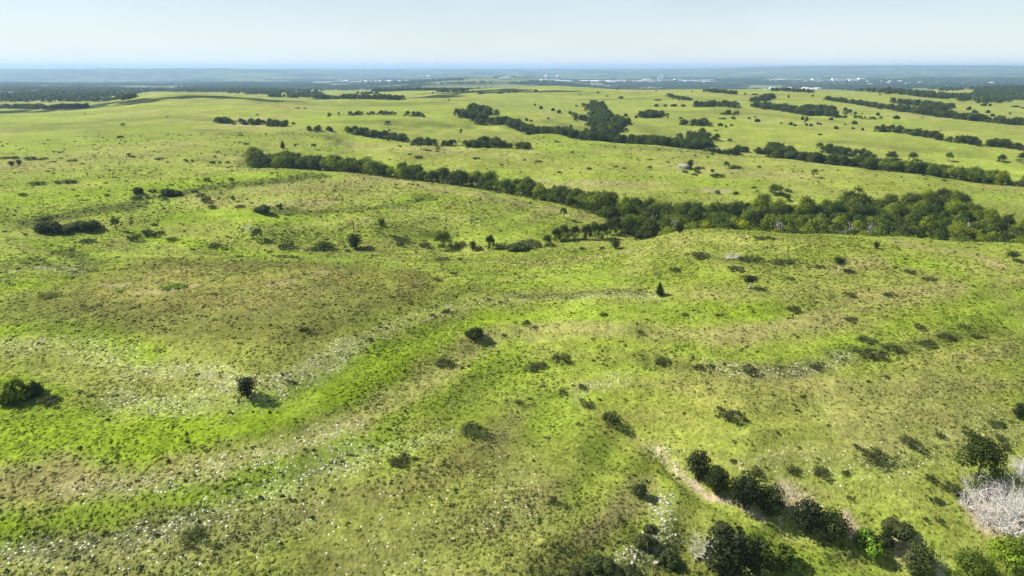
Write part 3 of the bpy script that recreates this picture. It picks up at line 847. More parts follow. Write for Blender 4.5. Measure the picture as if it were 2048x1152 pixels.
def broad_lobes(rng, h, w, base=0.28, n=12):
    out = []
    for i in range(n):
        an = i * 2.399 + rng.random() * 0.6
        u = (i + 0.5) / n
        rad = w * 0.34 * math.sqrt(u) * (0.85 + 0.3 * rng.random())
        zz = h * (base + (1 - base) * (0.70 - 0.42 * u * rng.random() - 0.1 * u))
        s = w * (0.13 + 0.12 * rng.random())
        out.append((rad * math.cos(an), rad * math.sin(an), zz, s, s, s * 0.85))
    out.append((0, 0, h * 0.82, w * .24, w * .24, h * .17))
    for i in range(6):
        an = rng.random() * 6.28; rr = w * (.1 + .28 * rng.random())
        sz = w * (.06 + .06 * rng.random())
        out.append((rr * math.cos(an), rr * math.sin(an), h * (0.80 + 0.22 * rng.random()) - rr * .35, sz, sz, sz * 1.3))
    for i in range(5):
        an = rng.random() * 6.28
        out.append((w * .36 * math.cos(an), w * .36 * math.sin(an), h * (base + 0.10 * rng.random()), w * .15, w * .15, w * .13))
    return out

def cedar_lobes(rng, h, w, point=0.6, base=0.05):
    out = []
    n = 16
    for i in range(n):
        u = (i + 0.5) / n
        z = h * (base + (0.93 - base) * u)
        prof = math.sin(math.pi * min(1, 0.18 + 0.82 * (1 - u))) ** 0.6 if point < 0.5 else (1 - u) ** point * (0.55 + 0.45 * min(1, u * 5))
        rr = w * 0.5 * prof
        an = i * 2.4 + rng.random()
        s = max(rr * 0.62, w * 0.07)
        out.append((math.cos(an) * rr * 0.42, math.sin(an) * rr * 0.42, z, s, s, h * 0.085 + s * 0.2))
    return out

def shrub_lobes(rng, h, w, n=9):
    out = []
    for i in range(n):
        an = rng.random() * 6.28
        rad = w * 0.36 * math.sqrt(rng.random())
        s = w * (0.13 + 0.09 * rng.random())
        hh = h * (0.42 + 0.40 * rng.random()) * (1 - 0.45 * (rad / (w * 0.5)) ** 2)
        out.append((math.cos(an) * rad, math.sin(an) * rad * 0.85, hh * 0.55, s, s, hh * 0.55))
    return out

PROTO = {}
def proto(kind, crown, wood, h, w, crown_name='crown', wood_name='trunk'):
    PROTO.setdefault(kind, []).append(dict(crown=crown, wood=wood, h=h, w=w, cn=crown_name, wn=wood_name))

rg = np.random.default_rng(11)
for i in range(7):         # broadleaf trees of the creek woods, unit: metres
    h = 9.0; w = 8.4 + rg.random() * 2.0
    lob = broad_lobes(rg, h, w, 0.10 + 0.12 * rg.random(), 18)
    v, q, lv, nn = leaf_cloud(rg, lob, 2600, 0.25, (0.45, 1.14))
    proto('broadleaf', mesh_np('broadleaf_crown', v, q, M_LEAF, lv, nrm=nn), wood_mesh('broadleaf_trunk', rg, h, 0.24, lob, M_BARK), h, w)
for i in range(3):         # the same kind, seen large
    h = 9.0; w = 8.6 + rg.random() * 1.5
    lob = broad_lobes(rg, h, w, 0.12, 17)
    v, q, lv, nn = leaf_cloud(rg, lob, 4200, 0.21, (0.45, 1.12))
    proto('broadleaf_near', mesh_np('leafy_crown', v, q, M_LEAF, lv, nrm=nn), wood_mesh('leafy_trunk', rg, h, 0.25, lob, M_BARK, 8), h, w)
for i in range(3):         # open grown tree with a clear trunk
    h = 6.0; w = 4.6
    lob = [(x, y, z + 0.5, a, b, c) for x, y, z, a, b, c in broad_lobes(rg, h, w, 0.42, 9)]
    v, q, lv, nn = leaf_cloud(rg, lob, 900, 0.22, (0.4, 1.1))
    proto('lollipop', mesh_np('open_crown', v, q, M_LEAF, lv, nrm=nn), wood_mesh('open_trunk', rg, h, 0.17, lob, M_BARK), h, w)
for i in range(4):         # red cedar, rounded
    h = 5.0; w = 3.9
    lob = cedar_lobes(rg, h, w, 0.4, 0.10)
    v, q, lv, nn = leaf_cloud(rg, lob, 1900, 0.17, (0.35, 1.18), up=0.5, aspect=0.5)
    proto('cedar', mesh_np('cedar_crown', v, q, M_LEAF, lv, nrm=nn), wood_mesh('cedar_trunk', rg, h, 0.15, lob, M_BARK, 3), h, w)
for i in range(2):         # red cedar, pointed
    h = 5.0; w = 3.0
    lob = cedar_lobes(rg, h, w, 0.75, 0.06)
    v, q, lv, nn = leaf_cloud(rg, lob, 1500, 0.16, (0.35, 1.2), up=0.6, aspect=0.5)
    proto('pointed_cedar', mesh_np('pointed_cedar_crown', v, q, M_LEAF, lv, nrm=nn), wood_mesh('pointed_cedar_trunk', rg, h, 0.13, lob, M_BARK, 3), h, w)
for i in range(2):         # cedar with a flat umbrella crown on a bare pale trunk
    h = 4.6; w = 4.6
    lob = [(math.cos(k * 2.4) * 1.1 * math.sqrt(k / 7), math.sin(k * 2.4) * 1.1 * math.sqrt(k / 7), 2.3 + 1.3 * rg.random(), 1.25, 1.25, 0.9) for k in range(9)]
    v, q, lv, nn = leaf_cloud(rg, lob, 1100, 0.17, (0.3, 1.2), up=0.4, aspect=0.5)
    proto('umbrella_cedar', mesh_np('umbrella_crown', v, q, M_LEAF, lv, nrm=nn), wood_mesh('umbrella_trunk', rg, h, 0.15, lob, M_DEAD, 5, 0.4), h, w)
def stems_mesh(name, rng, h, w, n=9, mat=None):
    parts = []
    for k in range(n):
        an = rng.random() * 6.28; r = w * 0.3 * math.sqrt(rng.random())
        b = np.array([math.cos(an) * r * 0.5, math.sin(an) * r * 0.5, -0.1])
        t = np.array([math.cos(an) * r * 1.2, math.sin(an) * r * 1.2, h * (0.5 + 0.3 * rng.random())])
        parts.append(tube([b, (b + t) / 2 + rng.normal(size=3) * 0.05, t], [0.035, 0.026, 0.012], 4))
    v, f = join_parts(parts)
    return mesh_np(name, v, f, mat or M_BARK)
for i in range(5):         # thicket of dogwood and sumac
    h = 1.7; w = 3.4
    lob = [(x * 1.25, y * 1.1, z, a * .62, b * .62, c) for x, y, z, a, b, c in shrub_lobes(rg, h, w, 26)]
    v, q, lv, nn = leaf_cloud(rg, lob, 900, 0.12, (0.3, 1.25), up=0.9, aspect=0.42)
    proto('shrub', mesh_np('shrub_foliage', v, q, M_LEAF, lv, nrm=nn), stems_mesh('shrub_stems', rg, h, w), h, w, 'foliage', 'stem_cluster')
for i in range(3):         # leafy tall bush
    h = 3.4; w = 4.2
    lob = shrub_lobes(rg, h, w, 15)
    v, q, lv, nn = leaf_cloud(rg, lob, 2600, 0.16, (0.3, 1.15), up=0.4)
    proto('bush', mesh_np('bush_foliage', v, q, M_LEAF, lv, nrm=nn), stems_mesh('bush_stems', rg, h, w, 14), h, w, 'foliage', 'stem_cluster')

def branch_rec(rng, p, d, ln, r, depth, parts, curl=0.35):
    d = d / np.linalg.norm(d)
    pts = [p]; q = p; dd = d
    for k in range(3):
        dd = dd + rng.normal(size=3) * curl * 0.5
        dd /= np.linalg.norm(dd)
        q = q + dd * ln / 3
        pts.append(q)
    parts.append(tube(pts, [r, r * .8, r * .6, r * .35], 4))
    if depth > 0:
        for k in range(3 if depth > 1 else 4):
            i = 1 + (k % 3)
            nd = dd + rnd_dirs(rng, 1)[0] * 0.9
            branch_rec(rng, pts[i], nd, ln * (0.5 + 0.2 * rng.random()), r * 0.5, depth - 1, parts, curl)
for i in range(2):         # leafless tree
    parts = [tube([(0, 0, -.2), (0.05, 0, 1.2), (0.0, 0.1, 2.2)], [0.17, 0.14, 0.11], 6)]
    brs = []
    for k in range(5):
        an = k * 1.3 + rg.random()
        branch_rec(rg, np.array([0, 0.1 * (k % 2), 1.3 + 0.22 * k]), np.array([math.cos(an) * .8, math.sin(an) * .8, 1.0]), 2.4, 0.075, 2, brs)
    vt, ft = join_parts(parts); vb, fb = join_parts(brs)
    proto('bare', mesh_np('bare_branches', vb, fb, M_DEAD if i else M_BARK), mesh_np('bare_trunk', vt, ft, M_DEAD if i else M_BARK, smooth=True), 4.8, 3.0, 'branches', 'trunk')
for i in range(3):         # felled, bleached cedars: a tangle of fine bare limbs fanning out from a slim log
    brs = []
    for k in range(34):
        u = k / 33.0
        an = rg.random() * 6.28
        x0 = -2.0 + 3.6 * u
        el = 0.15 + 1.0 * rg.random()
        branch_rec(rg, np.array([x0, (rg.random() - .5) * .5, 0.35 + 0.3 * rg.random()]), np.array([math.cos(an) + .5, math.sin(an), el]), 1.9 * (1.1 - 0.4 * u), 0.034, 2 if k % 3 else 1, brs, 0.5)
    vb, fb = join_parts(brs)
    vb[:, 2] = np.maximum(vb[:, 2], 0.02)
    vt, ft = tube([(-2.2, 0, 0.2), (-.8, .1, .4), (.8, -.1, .5), (2.3, 0, .8)], [.10, .085, .06, .03], 7)
    proto('dead_brush', mesh_np('dead_branches', vb, fb, M_DEAD), mesh_np('dead_log', vt, ft, M_DEAD, smooth=True), 2.4, 5.2, 'branches', 'trunk')

# foliage colours of the plants
T_DARK = (0.052, 0.072, 0.014)
T_OAK = (0.074, 0.106, 0.016)
T_MID = (0.112, 0.15, 0.018)
T_LIGHT = (0.165, 0.205, 0.018)
T_YELLOW = (0.29, 0.33, 0.015)
T_CEDAR = (0.026, 0.036, 0.013)
T_CEDARL = (0.042, 0.058, 0.016)
T_SHRUB = (0.07, 0.085, 0.026)
T_GREY = (0.110, 0.120, 0.070)
T_BRIGHT = (0.120, 0.210, 0.020)

def vary(t, k=0.18):
    b = 1 + (random.random() - .5) * 2 * k
    g = 1 + (random.random() - .5) * k
    return (t[0] * b, t[1] * b * g, t[2] * b)

NTOP = [0]
def plant(name, kind, x, y, h, w, tint, label, cat, group=None, var=None, parts=True, rot=None, lean=0.0, sink=0.0):
    p = PROTO[kind][(random.randrange(len(PROTO[kind])) if var is None else var)]
    z = float(gz(x, y)) - sink
    sw = w / p['w']; sh = h / p['h']
    rz = random.random() * 6.28 if rot is None else rot
    if parts:
        o = link(name, None)
        o.location = (x, y, z); o.rotation_euler = (lean, 0, rz); o.scale = (sw, sw, sh)
        c = link(p['cn'], p['crown'], o); t = link(p['wn'], p['wood'], o)
        c['tint'] = list(tint)
        if p['wn'] == 'stem_cluster':
            t['kind'] = 'stuff'
    else:
        o = link(name, p['crown'])
        o.location = (x, y, z); o.rotation_euler = (lean, 0, rz); o.scale = (sw, sw, sh)
        o['tint'] = list(tint)
    tag(o, label, cat, group)
    NTOP[0] += 1
    return o

def depth_at(x, y, z):
    return y * CP + (CAMZ - z) * SP

def pplant(name, kind, px, py, hpx, wpx, tint, label, cat, group=None, **kw):
    """plant whose foot shows at pixel (px, py); its size in metres follows from its distance"""
    x, y = cast(px, py)
    k = depth_at(x, y, float(gz(x, y))) / FPX
    el = math.atan2(CAMZ - float(gz(x, y)), math.hypot(x, y))
    return plant(name, kind, x, y, hpx * k / math.cos(el), wpx * k, tint, label, cat, group, **kw)

# ------------------------------------------------------------------ single trees one can point at
LONE = [
 ('cedar_tree','cedar',495,798,42,44,T_CEDAR,'round black-green cedar standing alone among white rocks on the knoll flank'),
 ('cedar_tree','pointed_cedar',1319,591,27,24,T_CEDAR,'small pointed dark cedar beside a band of pale stones'),
 ('cedar_tree','umbrella_cedar',1498,578,30,38,T_CEDAR,'leaning cedar with pale bare trunk and ragged flat crown'),
 ('cedar_tree','umbrella_cedar',1677,542,31,30,T_CEDAR,'tall thin cedar on a bare trunk casting an oval shadow'),
 ('cedar_tree','umbrella_cedar',2024,521,19,32,T_CEDAR,'flat topped spreading tree near the end of the bare tan strip'),
 ('cedar_tree','cedar',1752,498,14,14,T_CEDARL,'tiny dark cedar just below the plateau rim'),
 ('cedar_tree','cedar',1359,467,19,20,T_CEDAR,'dark rounded cedar on the grassy rim in front of the wood'),
 ('cedar_tree','cedar',1231,498,19,24,T_CEDARL,'squat dark tree on the slope below the mouth of the draw'),
 ('small_tree','lollipop',1127,438,21,16,T_OAK,'lone green tree on the grassy nose of the spur'),
 ('cedar_tree','cedar',710,500,31,33,T_CEDAR,'solid black-green cedar in the middle of the draw'),
 ('small_tree','lollipop',765,473,33,16,T_MID,'slim upright leafy tree beside a leafless one'),
 ('bare_tree','bare',708,464,28,22,T_GREY,'leafless tree with forked crown and long shadow'),
 ('bare_tree','bare',731,452,17,9,T_GREY,'thin leafless sapling between the forked bare tree and slim leafy tree'),
 ('small_tree','lollipop',233,464,27,20,T_OAK,'round topped tree on a thin trunk beside the big thicket'),
 ('small_tree','lollipop',467,410,18,10,T_OAK,'small thin tree standing above the thicket row on the spur'),
 ('small_tree','lollipop',560,428,19,16,T_OAK,'round headed tree at the end of a low thicket with shadow'),
 ('bare_tree','bare',498,470,24,15,T_GREY,'thinly leafed tree with upswept branches beside a wider sparse tree'),
 ('small_tree','lollipop',515,482,23,26,T_SHRUB,'wide sparse tree spreading beside a thin upswept one'),
 ('small_tree','broadleaf',886,496,33,44,T_OAK,'largest leafy green clump tree in the bottom of the draw'),
 ('small_tree','cedar',946,503,21,16,T_CEDARL,'narrow dark tree standing below the leafy clump in the draw'),
 ('small_tree','broadleaf',980,498,27,24,T_DARK,'dark twin topped tree between the narrow tree and low bushes'),
 ('small_tree','broadleaf_near',1952,968,92,94,T_DARK,'big dark leafy tree beside the heap of bleached dead branches'),
 ('sapling','bush',1735,1103,46,66,T_BRIGHT,'bright light green sapling growing in the gully between dark cedars'),
 ('small_tree','broadleaf_near',2008,1158,80,92,(0.15,0.215,0.018),'bright green rounded tree below the dead brush heap'),
 ('small_tree','broadleaf_near',1935,1166,60,76,(0.105,0.15,0.02),'lower yellowish green tree next to the bright rounded tree'),
 ('cedar_tree','cedar',2038,838,30,30,T_CEDAR,'dark stubby cedar beside grey twigs on the right slope'),
 ('cedar_tree','cedar',1395,962,54,52,T_CEDAR,'rounded dark cedar at the upper end of the gully row'),
 ('cedar_tree','cedar',1432,990,50,52,T_CEDARL,'sparser cedar with bare twigs, second down the gully row'),
 ('cedar_tree','cedar',1488,1018,62,67,T_CEDAR,'broad dense cedar in the middle of the gully row'),
 ('cedar_tree','cedar',1538,1034,58,60,T_CEDARL,'dense cedar at the lower end of the first gully clump'),
 ('cedar_tree','cedar',1612,1070,62,69,T_CEDAR,'bushy dark cedar opening the lower gully clump'),
 ('cedar_tree','cedar',1662,1086,58,64,T_CEDARL,'broad cedar overhanging the reddish bank'),
 ('cedar_tree','pointed_cedar',1768,1096,46,40,T_CEDARL,'small cedar close behind the light green sapling'),
 ('cedar_tree','cedar',1450,1165,96,104,T_CEDAR,'largest dark cedar clump beside a brown dead bough'),
 ('cedar_tree','cedar',1508,1150,66,66,T_CEDARL,'lower cedar leaning against the largest dark clump'),
 ('small_tree','cedar',1830,1158,66,66,T_SHRUB,'grey green willowy tree at the foot of the gully'),
 ('small_tree','lollipop',842,299,15,17,T_DARK,'dark wind-bent tree in front of the lower tree row with shadow'),
 ('small_tree','lollipop',965,299,11,8,T_DARK,'small dark tree in front of the lower tree row'),
 ('small_tree','lollipop',1628,356,16,14,T_SHRUB,'lone brownish tree with shadow on the open slope beyond the wood'),
 ('cedar_tree','cedar',1380,338,18,14,T_CEDAR,'dark cedar growing against a pale boulder mound'),
 ('small_tree','lollipop',1452,338,14,14,T_DARK,'dark tree at the end of a low hedge of bushes on the far slope'),
 ('small_tree','lollipop',1424,350,11,9,T_OAK,'tiny tree over a long flat bush on the far slope'),
 ('small_tree','broadleaf',1550,391,22,32,T_OAK,'big round tree standing just clear behind the wood'),
 ('small_tree','broadleaf',1573,402,15,16,T_DARK,'small dark tree touching the back of the wood'),
 ('small_tree','broadleaf',1782,320,17,27,T_DARK,'broad spreading dark tree first behind the second tree line'),
 ('small_tree','broadleaf',1826,322,17,20,T_DARK,'round dark tree next along behind the second tree line'),
 ('small_tree','lollipop',1896,324,17,18,T_OAK,'open crowned tree rising behind the second tree line'),
 ('small_tree','broadleaf',2003,324,15,19,T_DARK,'dense rounded tree on the meadow behind the second tree line'),
 ('small_tree','broadleaf',2043,326,22,22,T_DARK,'tall dark tree at the meadow corner beyond the second tree line'),
 ('small_tree','lollipop',776,257,14,14,T_SHRUB,'scraggy tree alone on the middle slope'),
 ('small_tree','lollipop',779,267,8,7,T_DARK,'very small dark tree below the scraggy one'),
 ('small_tree','lollipop',922,272,13,8,T_DARK,'small upright tree alone above the lower tree row'),
 ('cedar_tree','pointed_cedar',566,297,16,14,T_CEDAR,'pointed cedar rising behind the start of the creek wood'),
 ('small_tree','lollipop',590,296,7,7,T_DARK,'tiny round tree beside the pointed cedar above the wood'),
 ('small_tree','lollipop',628,298,10,12,T_DARK,'round dark tree on the slope above the creek wood'),
 ('small_tree','lollipop',241,281,9,15,T_DARK,'pair of low dark trees alone on the left slope'),
 ('small_tree','lollipop',247,255,8,10,T_DARK,'single distant bush-like tree on the left rise'),
 ('small_tree','lollipop',660,240,13,10,T_DARK,'dark tree at the top of the left slope'),
 ('small_tree','lollipop',678,234,9,6,T_DARK,'little tree above and beside the dark slope tree'),
 ('small_tree','cedar',39,331,11,13,T_CEDAR,'dark bush-tree with shadow below the left hedge'),
 ('small_tree','cedar',24,333,11,14,T_SHRUB,'pale green bush-tree next to the dark one below the left hedge'),
 ('small_tree','broadleaf',1270,355+120-120,1,1,T_DARK,''),
]
for nm, kd, px, py, hp, wp, ti, lb in LONE:
    if not lb:
        continue
    pplant(nm, kd, px, py, hp, wp, vary(ti, .08), lb, 'tree')
DEADS = [(1958,1000,74,52,0.4,'bleached dead cedar lying against the big dark leafy tree'),(1950,1030,70,46,2.6,'pale dead cedar at the outer edge of the brush heap'),
         (1995,1020,84,60,1.9,'white dead cedar in the heart of the brush heap'),(2000,1060,80,52,4.0,'dead cedar with downward fanning limbs in the brush heap'),
         (2030,1040,84,60,0.9,'grey dead cedar overlapping the heart of the brush heap'),(2035,1085,74,50,5.2,'lowest bleached dead cedar just above the bright green tree'),
         (1975,1050,66,44,3.3,'low dead cedar spilling from the brush heap onto the grass'),(2040,955,70,42,1.0,'smaller grey brush pile behind the bleached heap'),(2020,1000,70,48,2.2,'dead cedar with reddish ground showing between its limbs')]
for px, py, wp, hp, rz, lb in DEADS:
    pplant('dead_cedar', 'dead_brush', px, py, hp, wp, T_GREY, lb, 'dead tree', rot=rz)
pplant('dead_bough', 'dead_brush', 1408, 1112, 40, 70, T_GREY, 'brown dead bough with bare twigs leaning on the largest dark cedar', 'dead tree', rot=0.6)
pplant('dead_brush', 'dead_brush', 1466, 519, 15, 36, T_GREY, 'weathered grey dead tree lying alone on the right plateau', 'dead tree', rot=0.2)
pplant('dead_brush', 'dead_brush', 1870, 1150, 36, 46, T_GREY, 'pale dead twigs at the foot of the willowy grey green tree', 'dead tree', rot=2.0)

# ------------------------------------------------------------------ thickets and bushes
SHRUBS = [
 # px, py, height px, width px, tint, kind, label, group
 (26,800,54,74,(0.19,0.27,0.016),'bush','yellow-green bush with black shaded side at the edge of the bright slope',None),
 (70,790,36,50,T_DARK,'bush','dark thicket crowding against the yellow-green bush',None),
 (98,806,24,60,T_SHRUB,'shrub','low grey-green scrub trailing from the dark thicket',None),
 (950,674,24,48,T_DARK,'bush','dark bush in the green hollow where the tan bands turn',None),
 (1222,845,44,58,T_SHRUB,'shrub','leafy olive bush at the head of the gully',None),
 (1750,922,40,70,T_SHRUB,'shrub','wide dark green scrub patch on the slope right of the gully',None),
 (1280,990,28,36,T_SHRUB,'bush','feathery grey-green bush left of the gully',None),
 (1790,1066,34,66,T_SHRUB,'bush','loose olive bush on the bank above the sapling',None),
 (1555,1128,40,72,T_MID,'bush','mid green bush beside the largest cedar clump',None),
 (805,925,20,66,T_SHRUB,'shrub','dark ragged scrub patch in the middle of the foreground slope',None),
 (950,868,18,90,T_SHRUB,'shrub','long dark scrub patch above a small spill of stones',None),
 (385,1074,22,66,T_SHRUB,'shrub','dark scrub along the lowest ledge of white stones',None),
 (100,464,30,54,T_DARK,'bush','domed dark thicket on the left of the draw',None),
 (168,458,24,62,T_DARK,'bush','broad dark thicket joined to the domed one',None),
 (130,462,16,60,T_SHRUB,'bush','low greener scrub between the two dark thickets',None),
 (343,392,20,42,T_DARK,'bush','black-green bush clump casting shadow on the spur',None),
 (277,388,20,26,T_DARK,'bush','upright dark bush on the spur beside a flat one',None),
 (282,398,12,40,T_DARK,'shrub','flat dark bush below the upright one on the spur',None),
 (1040,499,18,64,T_SHRUB,'bush','wide low bush at the mouth of the draw',None),
 (525,424,18,42,T_SHRUB,'bush','tapering thicket leading to the round headed tree',None),
 (345,574,8,70,T_BRIGHT,'shrub','flat bright green weed patch on the bald top of the knoll',None),
 (240,584,8,24,T_BRIGHT,'shrub','small bright green weed clump at the end of a tan scar',None),
 (100,592,8,60,T_MID,'shrub','spotty green weed patch on the left of the knoll top',None),
]
G1 = ('low dark thicket on the terraced right hill', 'thickets on the right hill')
for px, py, h, w in [(1585,622,18,42),(1732,683,14,52),(1738,709,14,84),(1782,698,14,54),(1855,692,12,60),(1325,725,16,42),(1395,738,16,32),(1460,834,20,92),
                     (1500,742,14,52),(1890,674,12,50),(1950,674,9,30),(1630,735,10,40),(1420,735,9,26),(1820,545,9,36),(1860,560,9,40),(1580,558,8,26),(1400,512,10,50),
                     (1350,540,9,40),(1470,540,9,50),(1560,525,10,60),(1500,520,10,50),(1640,535,8,30),(1700,640,8,40),(1780,590,8,36),(1840,655,9,36),(1700,590,7,34),(1520,478,6,30),(1540,478,6,24),(1930,655,8,30),(1440,632,7,24),(1370,632,7,24)]:
    SHRUBS.append((px,py,h,w,T_SHRUB,'shrub') + G1)
G2 = ('small dark shrub dotted along the saddle bands', 'shrubs on the saddle')
for px, py, h, w in [(893,624,10,22),(866,632,9,16),(1052,648,8,28),(1206,632,11,24),(1280,666,8,24),(1008,672,7,18),(907,548,7,24),(875,560,6,30),(978,600,6,14),(820,608,5,14),(610,662,14,26),(740,680,5,20),(1000,605,4,14)]:
    SHRUBS.append((px,py,h,w,T_DARK,'shrub') + G2)
G3 = ('ragged olive scrub around the head of the foreground gully', 'scrub at the gully head')
for px, py, h, w in [(1068,738,20,62),(1118,720,18,52),(1175,812,12,44),(885,728,18,54),(1140,728,10,24),(1165,778,12,26),(1125,785,12,22),(1040,808,12,28),(1105,1005,20,24),(1240,1040,12,20),(580,765,9,20),(1070,655,6,16)]:
    SHRUBS.append((px,py,h,w,T_SHRUB,'shrub') + G3)
G4 = ('dark leafy shrub between white boulders at the foot of the foreground slope', 'shrubs among the boulders')
for px, py, h, w in [(1290,1092,36,56),(1205,1138,36,70),(1335,1128,34,56),(1160,1152,28,50),(1262,1152,32,56),(1300,1062,20,36),(1440,1062,26,46)]:
    SHRUBS.append((px,py,h*.72,w*.9,T_SHRUB,'bush') + G4)
G5 = ('small green bush on the stony slope right of the gully', 'bushes right of the gully')
for px, py, h, w in [(1880,874,18,28),(1512,948,20,38),(1586,946,22,42),(1640,950,24,50),(1820,890,20,60),(1990,850,16,46),(1960,880,14,40),(1870,1005,20,36),(1900,980,26,50),(1925,1000,22,44),(1690,950,14,26),(1720,900,12,24),(1560,1010,9,20),(1880,1045,10,26),(1850,1040,9,20),(2010,900,16,30),(1860,960,20,28),(1700,1000,9,22),(1465,925,10,20),(2000,880,16,30),(1940,870,12,34)]:
    SHRUBS.append((px,py,h,w,T_SHRUB,'shrub') + G5)
G6 = ('scattered dark bush along the bed of the draw behind the knoll', 'bushes in the draw')
for px, py, h, w in [(270,480,15,32),(300,472,10,30),(320,468,8,24),(575,497,17,42),(650,497,18,42),(630,500,9,36),(430,494,8,28),(345,481,9,28),(295,466,10,26),(175,485,9,40),(310,452,8,16),(695,503,6,14),(805,482,9,34),(850,492,9,36),(800,492,10,20),(920,492,12,30),(1000,498,14,30),(1075,495,12,26),(1100,494,12,26),(1060,488,10,50),(1165,500,9,12),(1150,505,6,16),(1205,498,7,14),(540,505,5,14),(480,514,4,20),(570,515,5,40),(590,516,5,20),(450,500,5,14),(385,500,5,12),(740,500,8,30),(1020,500,12,30),(880,520,5,40),(920,520,6,14),(955,500,10,20)]:
    SHRUBS.append((px,py,h,w,T_SHRUB if (px // 7) % 2 else T_DARK,'shrub') + G6)
G7 = ('low dark bush lying on the grassy back of the spur', 'bushes on the spur')
for px, py, h, w in [(400,393,9,22),(415,404,14,24),(425,417,11,24),(415,362,9,18),(462,360,6,14),(75,370,9,36),(130,366,8,50),(45,390,6,24),(305,385,9,22),(480,415,6,22),(330,400,8,14),(215,392,6,14),(90,440,9,20),(390,385,8,18),(670,383,5,8),(1060,408,6,9),(940,406,4,8),(960,398,4,8),(740,352,4,6)]:
    SHRUBS.append((px,py,h,w,T_DARK,'shrub') + G7)
G8 = ('dark bush on the open slope beyond the creek wood', 'bushes beyond the creek wood')
for px, py, h, w in [(837,316,6,22),(953,318,5,20),(1055,363,6,14),(1075,324,4,18),(1118,346,4,14),(1178,339,7,14),(1232,334,4,12),(1248,338,5,10),(1300,336,6,12),(1385,340,6,30),(1400,338,7,20),(1470,337,8,36),(1518,335,5,12),(1388,350,4,14),(1435,353,7,36),(1395,345,5,18),(1415,316,6,6),(1425,310,8,7),(1363,305,4,5),(1390,313,5,5),(1716,381,8,20),(1435,388,10,14),(1470,389,8,16),(1508,376,4,16),(1575,384,9,16),(1370,345,5,16),(875,304,4,10),(892,340,6,9),(1003,330,3,8),(1048,321,3,8),(1115,285,4,16),(1145,305,4,8),(1335,325,4,8),(1300,320,3,12),(1605,344,4,6),(1720,384,4,10),(1887,362,5,10),(1848,352,4,9),(875,298,5,12),(820,310,4,12),(735,316,3,12),(810,330,4,8)]:
    SHRUBS.append((px,py,h,w,T_DARK,'shrub') + G8)
G9 = ('small dark bush dotted on the wide left slope', 'bushes on the left slope')
for px, py, h, w in [(10,318,6,26),(30,318,8,22),(60,320,9,34),(85,320,6,20),(145,323,6,24),(105,325,4,14),(320,320,7,24),(257,310,5,10),(265,315,6,14),(15,289,3,6),(5,292,3,6),(205,276,3,6),(282,273,3,5),(370,321,4,8),(375,325,8,8),(385,325,9,8),(425,328,9,15),(440,327,6,10),(455,327,6,12),(435,305,4,10),(493,290,6,14),(480,286,3,8),(430,314,4,10),(475,305,3,6),(450,312,4,6),(515,231,4,8),(595,217,3,14),(610,218,3,8),(335,234,3,6),(170,228,3,4),(125,305,3,6),(107,305,3,5),(165,329,4,8),(120,333,3,5),(95,344,4,10),(30,347,3,8),(480,272,3,14),(532,269,3,8),(588,278,3,4),(660,276,3,4)]:
    SHRUBS.append((px,py,h,w,T_DARK,'shrub') + G9)
G10 = ('small dark tree-like bush on the far rolling prairie', 'bushes on the far prairie')
for px, py, h, w in [(1082,218,9,10),(1070,212,7,5),(1106,222,8,10),(1118,226,8,12),(1140,228,8,8),(1053,242,8,8),(1062,243,5,8),(1096,238,5,6),(1142,254,6,7),(1252,233,8,8),(1272,236,7,8),(1335,236,6,5),(1362,238,5,10),(1252,260,6,8),(1235,179,4,6),(1196,186,4,6),(1242,197,6,14),(1214,193,3,8),(1312,184,5,3),(1160,190,4,4),(1312,213,7,10),(1330,213,6,8),(1347,213,7,14),(1366,213,6,12),(1392,214,6,6),(1315,201,3,20),(1466,238,7,12),(1445,238,3,18),(1440,252,8,14),(1432,262,3,9),(1452,255,7,6),(1463,252,5,8),(1498,238,6,6),(1510,235,4,5),(1515,244,9,12),(1562,248,5,5),(1582,250,8,10),(1590,252,6,7),(1613,251,6,8),(1622,252,7,8),(1635,249,7,6),(1641,250,6,6),(1605,240,10,8),(1613,242,12,8),(1610,245,5,5),(1672,258,8,11),(1690,250,4,6),(1708,248,8,16),(1706,258,5,8),(1725,261,7,7),(1640,270,4,10),(1710,228,7,7),(1756,231,8,9),(1793,238,10,16),(1662,240,6,12),(1724,228,4,3),(1760,190,4,6),(1775,188,4,6),(1882,262,3,4),(1845,236,3,3),(1937,220,9,9),(1950,226,8,12),(1975,226,8,10),(1985,233,8,10),(1967,212,8,12),(1980,212,6,8),(2020,228,5,5),(2030,214,4,16),(2045,217,4,8),(1996,204,4,6),(2018,204,4,8),(1956,206,5,10),(1490,189,4,8),(1510,190,4,14),(1577,196,9,5),(1625,193,5,7),(866,186,3,5),(898,201,4,4),(927,184,5,5),(963,187,5,6),(1018,186,5,6),(962,188,5,14),(1000,187,4,18),(1030,185,4,12),(1072,182,4,10)]:
    SHRUBS.append((px,py,h,w,T_DARK,'bush') + G10)
# labels that single out the biggest ones carry their own words; far ones need no parts
for px, py, h, w, ti, kd, lb, gr in SHRUBS:
    near = w >= 40 and py > 600
    if gr:
        xx, yy = cast(px, py)
        wm_ = w * math.hypot(xx, yy) / FPX
        lb = ('tiny ' if wm_ < 2.2 else 'small ' if wm_ < 3.6 else 'middling ' if wm_ < 5.5 else 'broad ' if wm_ < 8.5 else 'very broad ') + \
             ('upright ' if h / w > .75 else 'flat ' if h / w < .34 else 'rounded ') + re.sub(r'^(small|low|scattered) ', '', lb)
    if kd == 'shrub' and py > 520:
        h = h * 0.66; w = w * 0.85
    pplant('shrub', kd, px, py, h, w, vary(ti, .15), lb, 'bush', gr, parts=near)

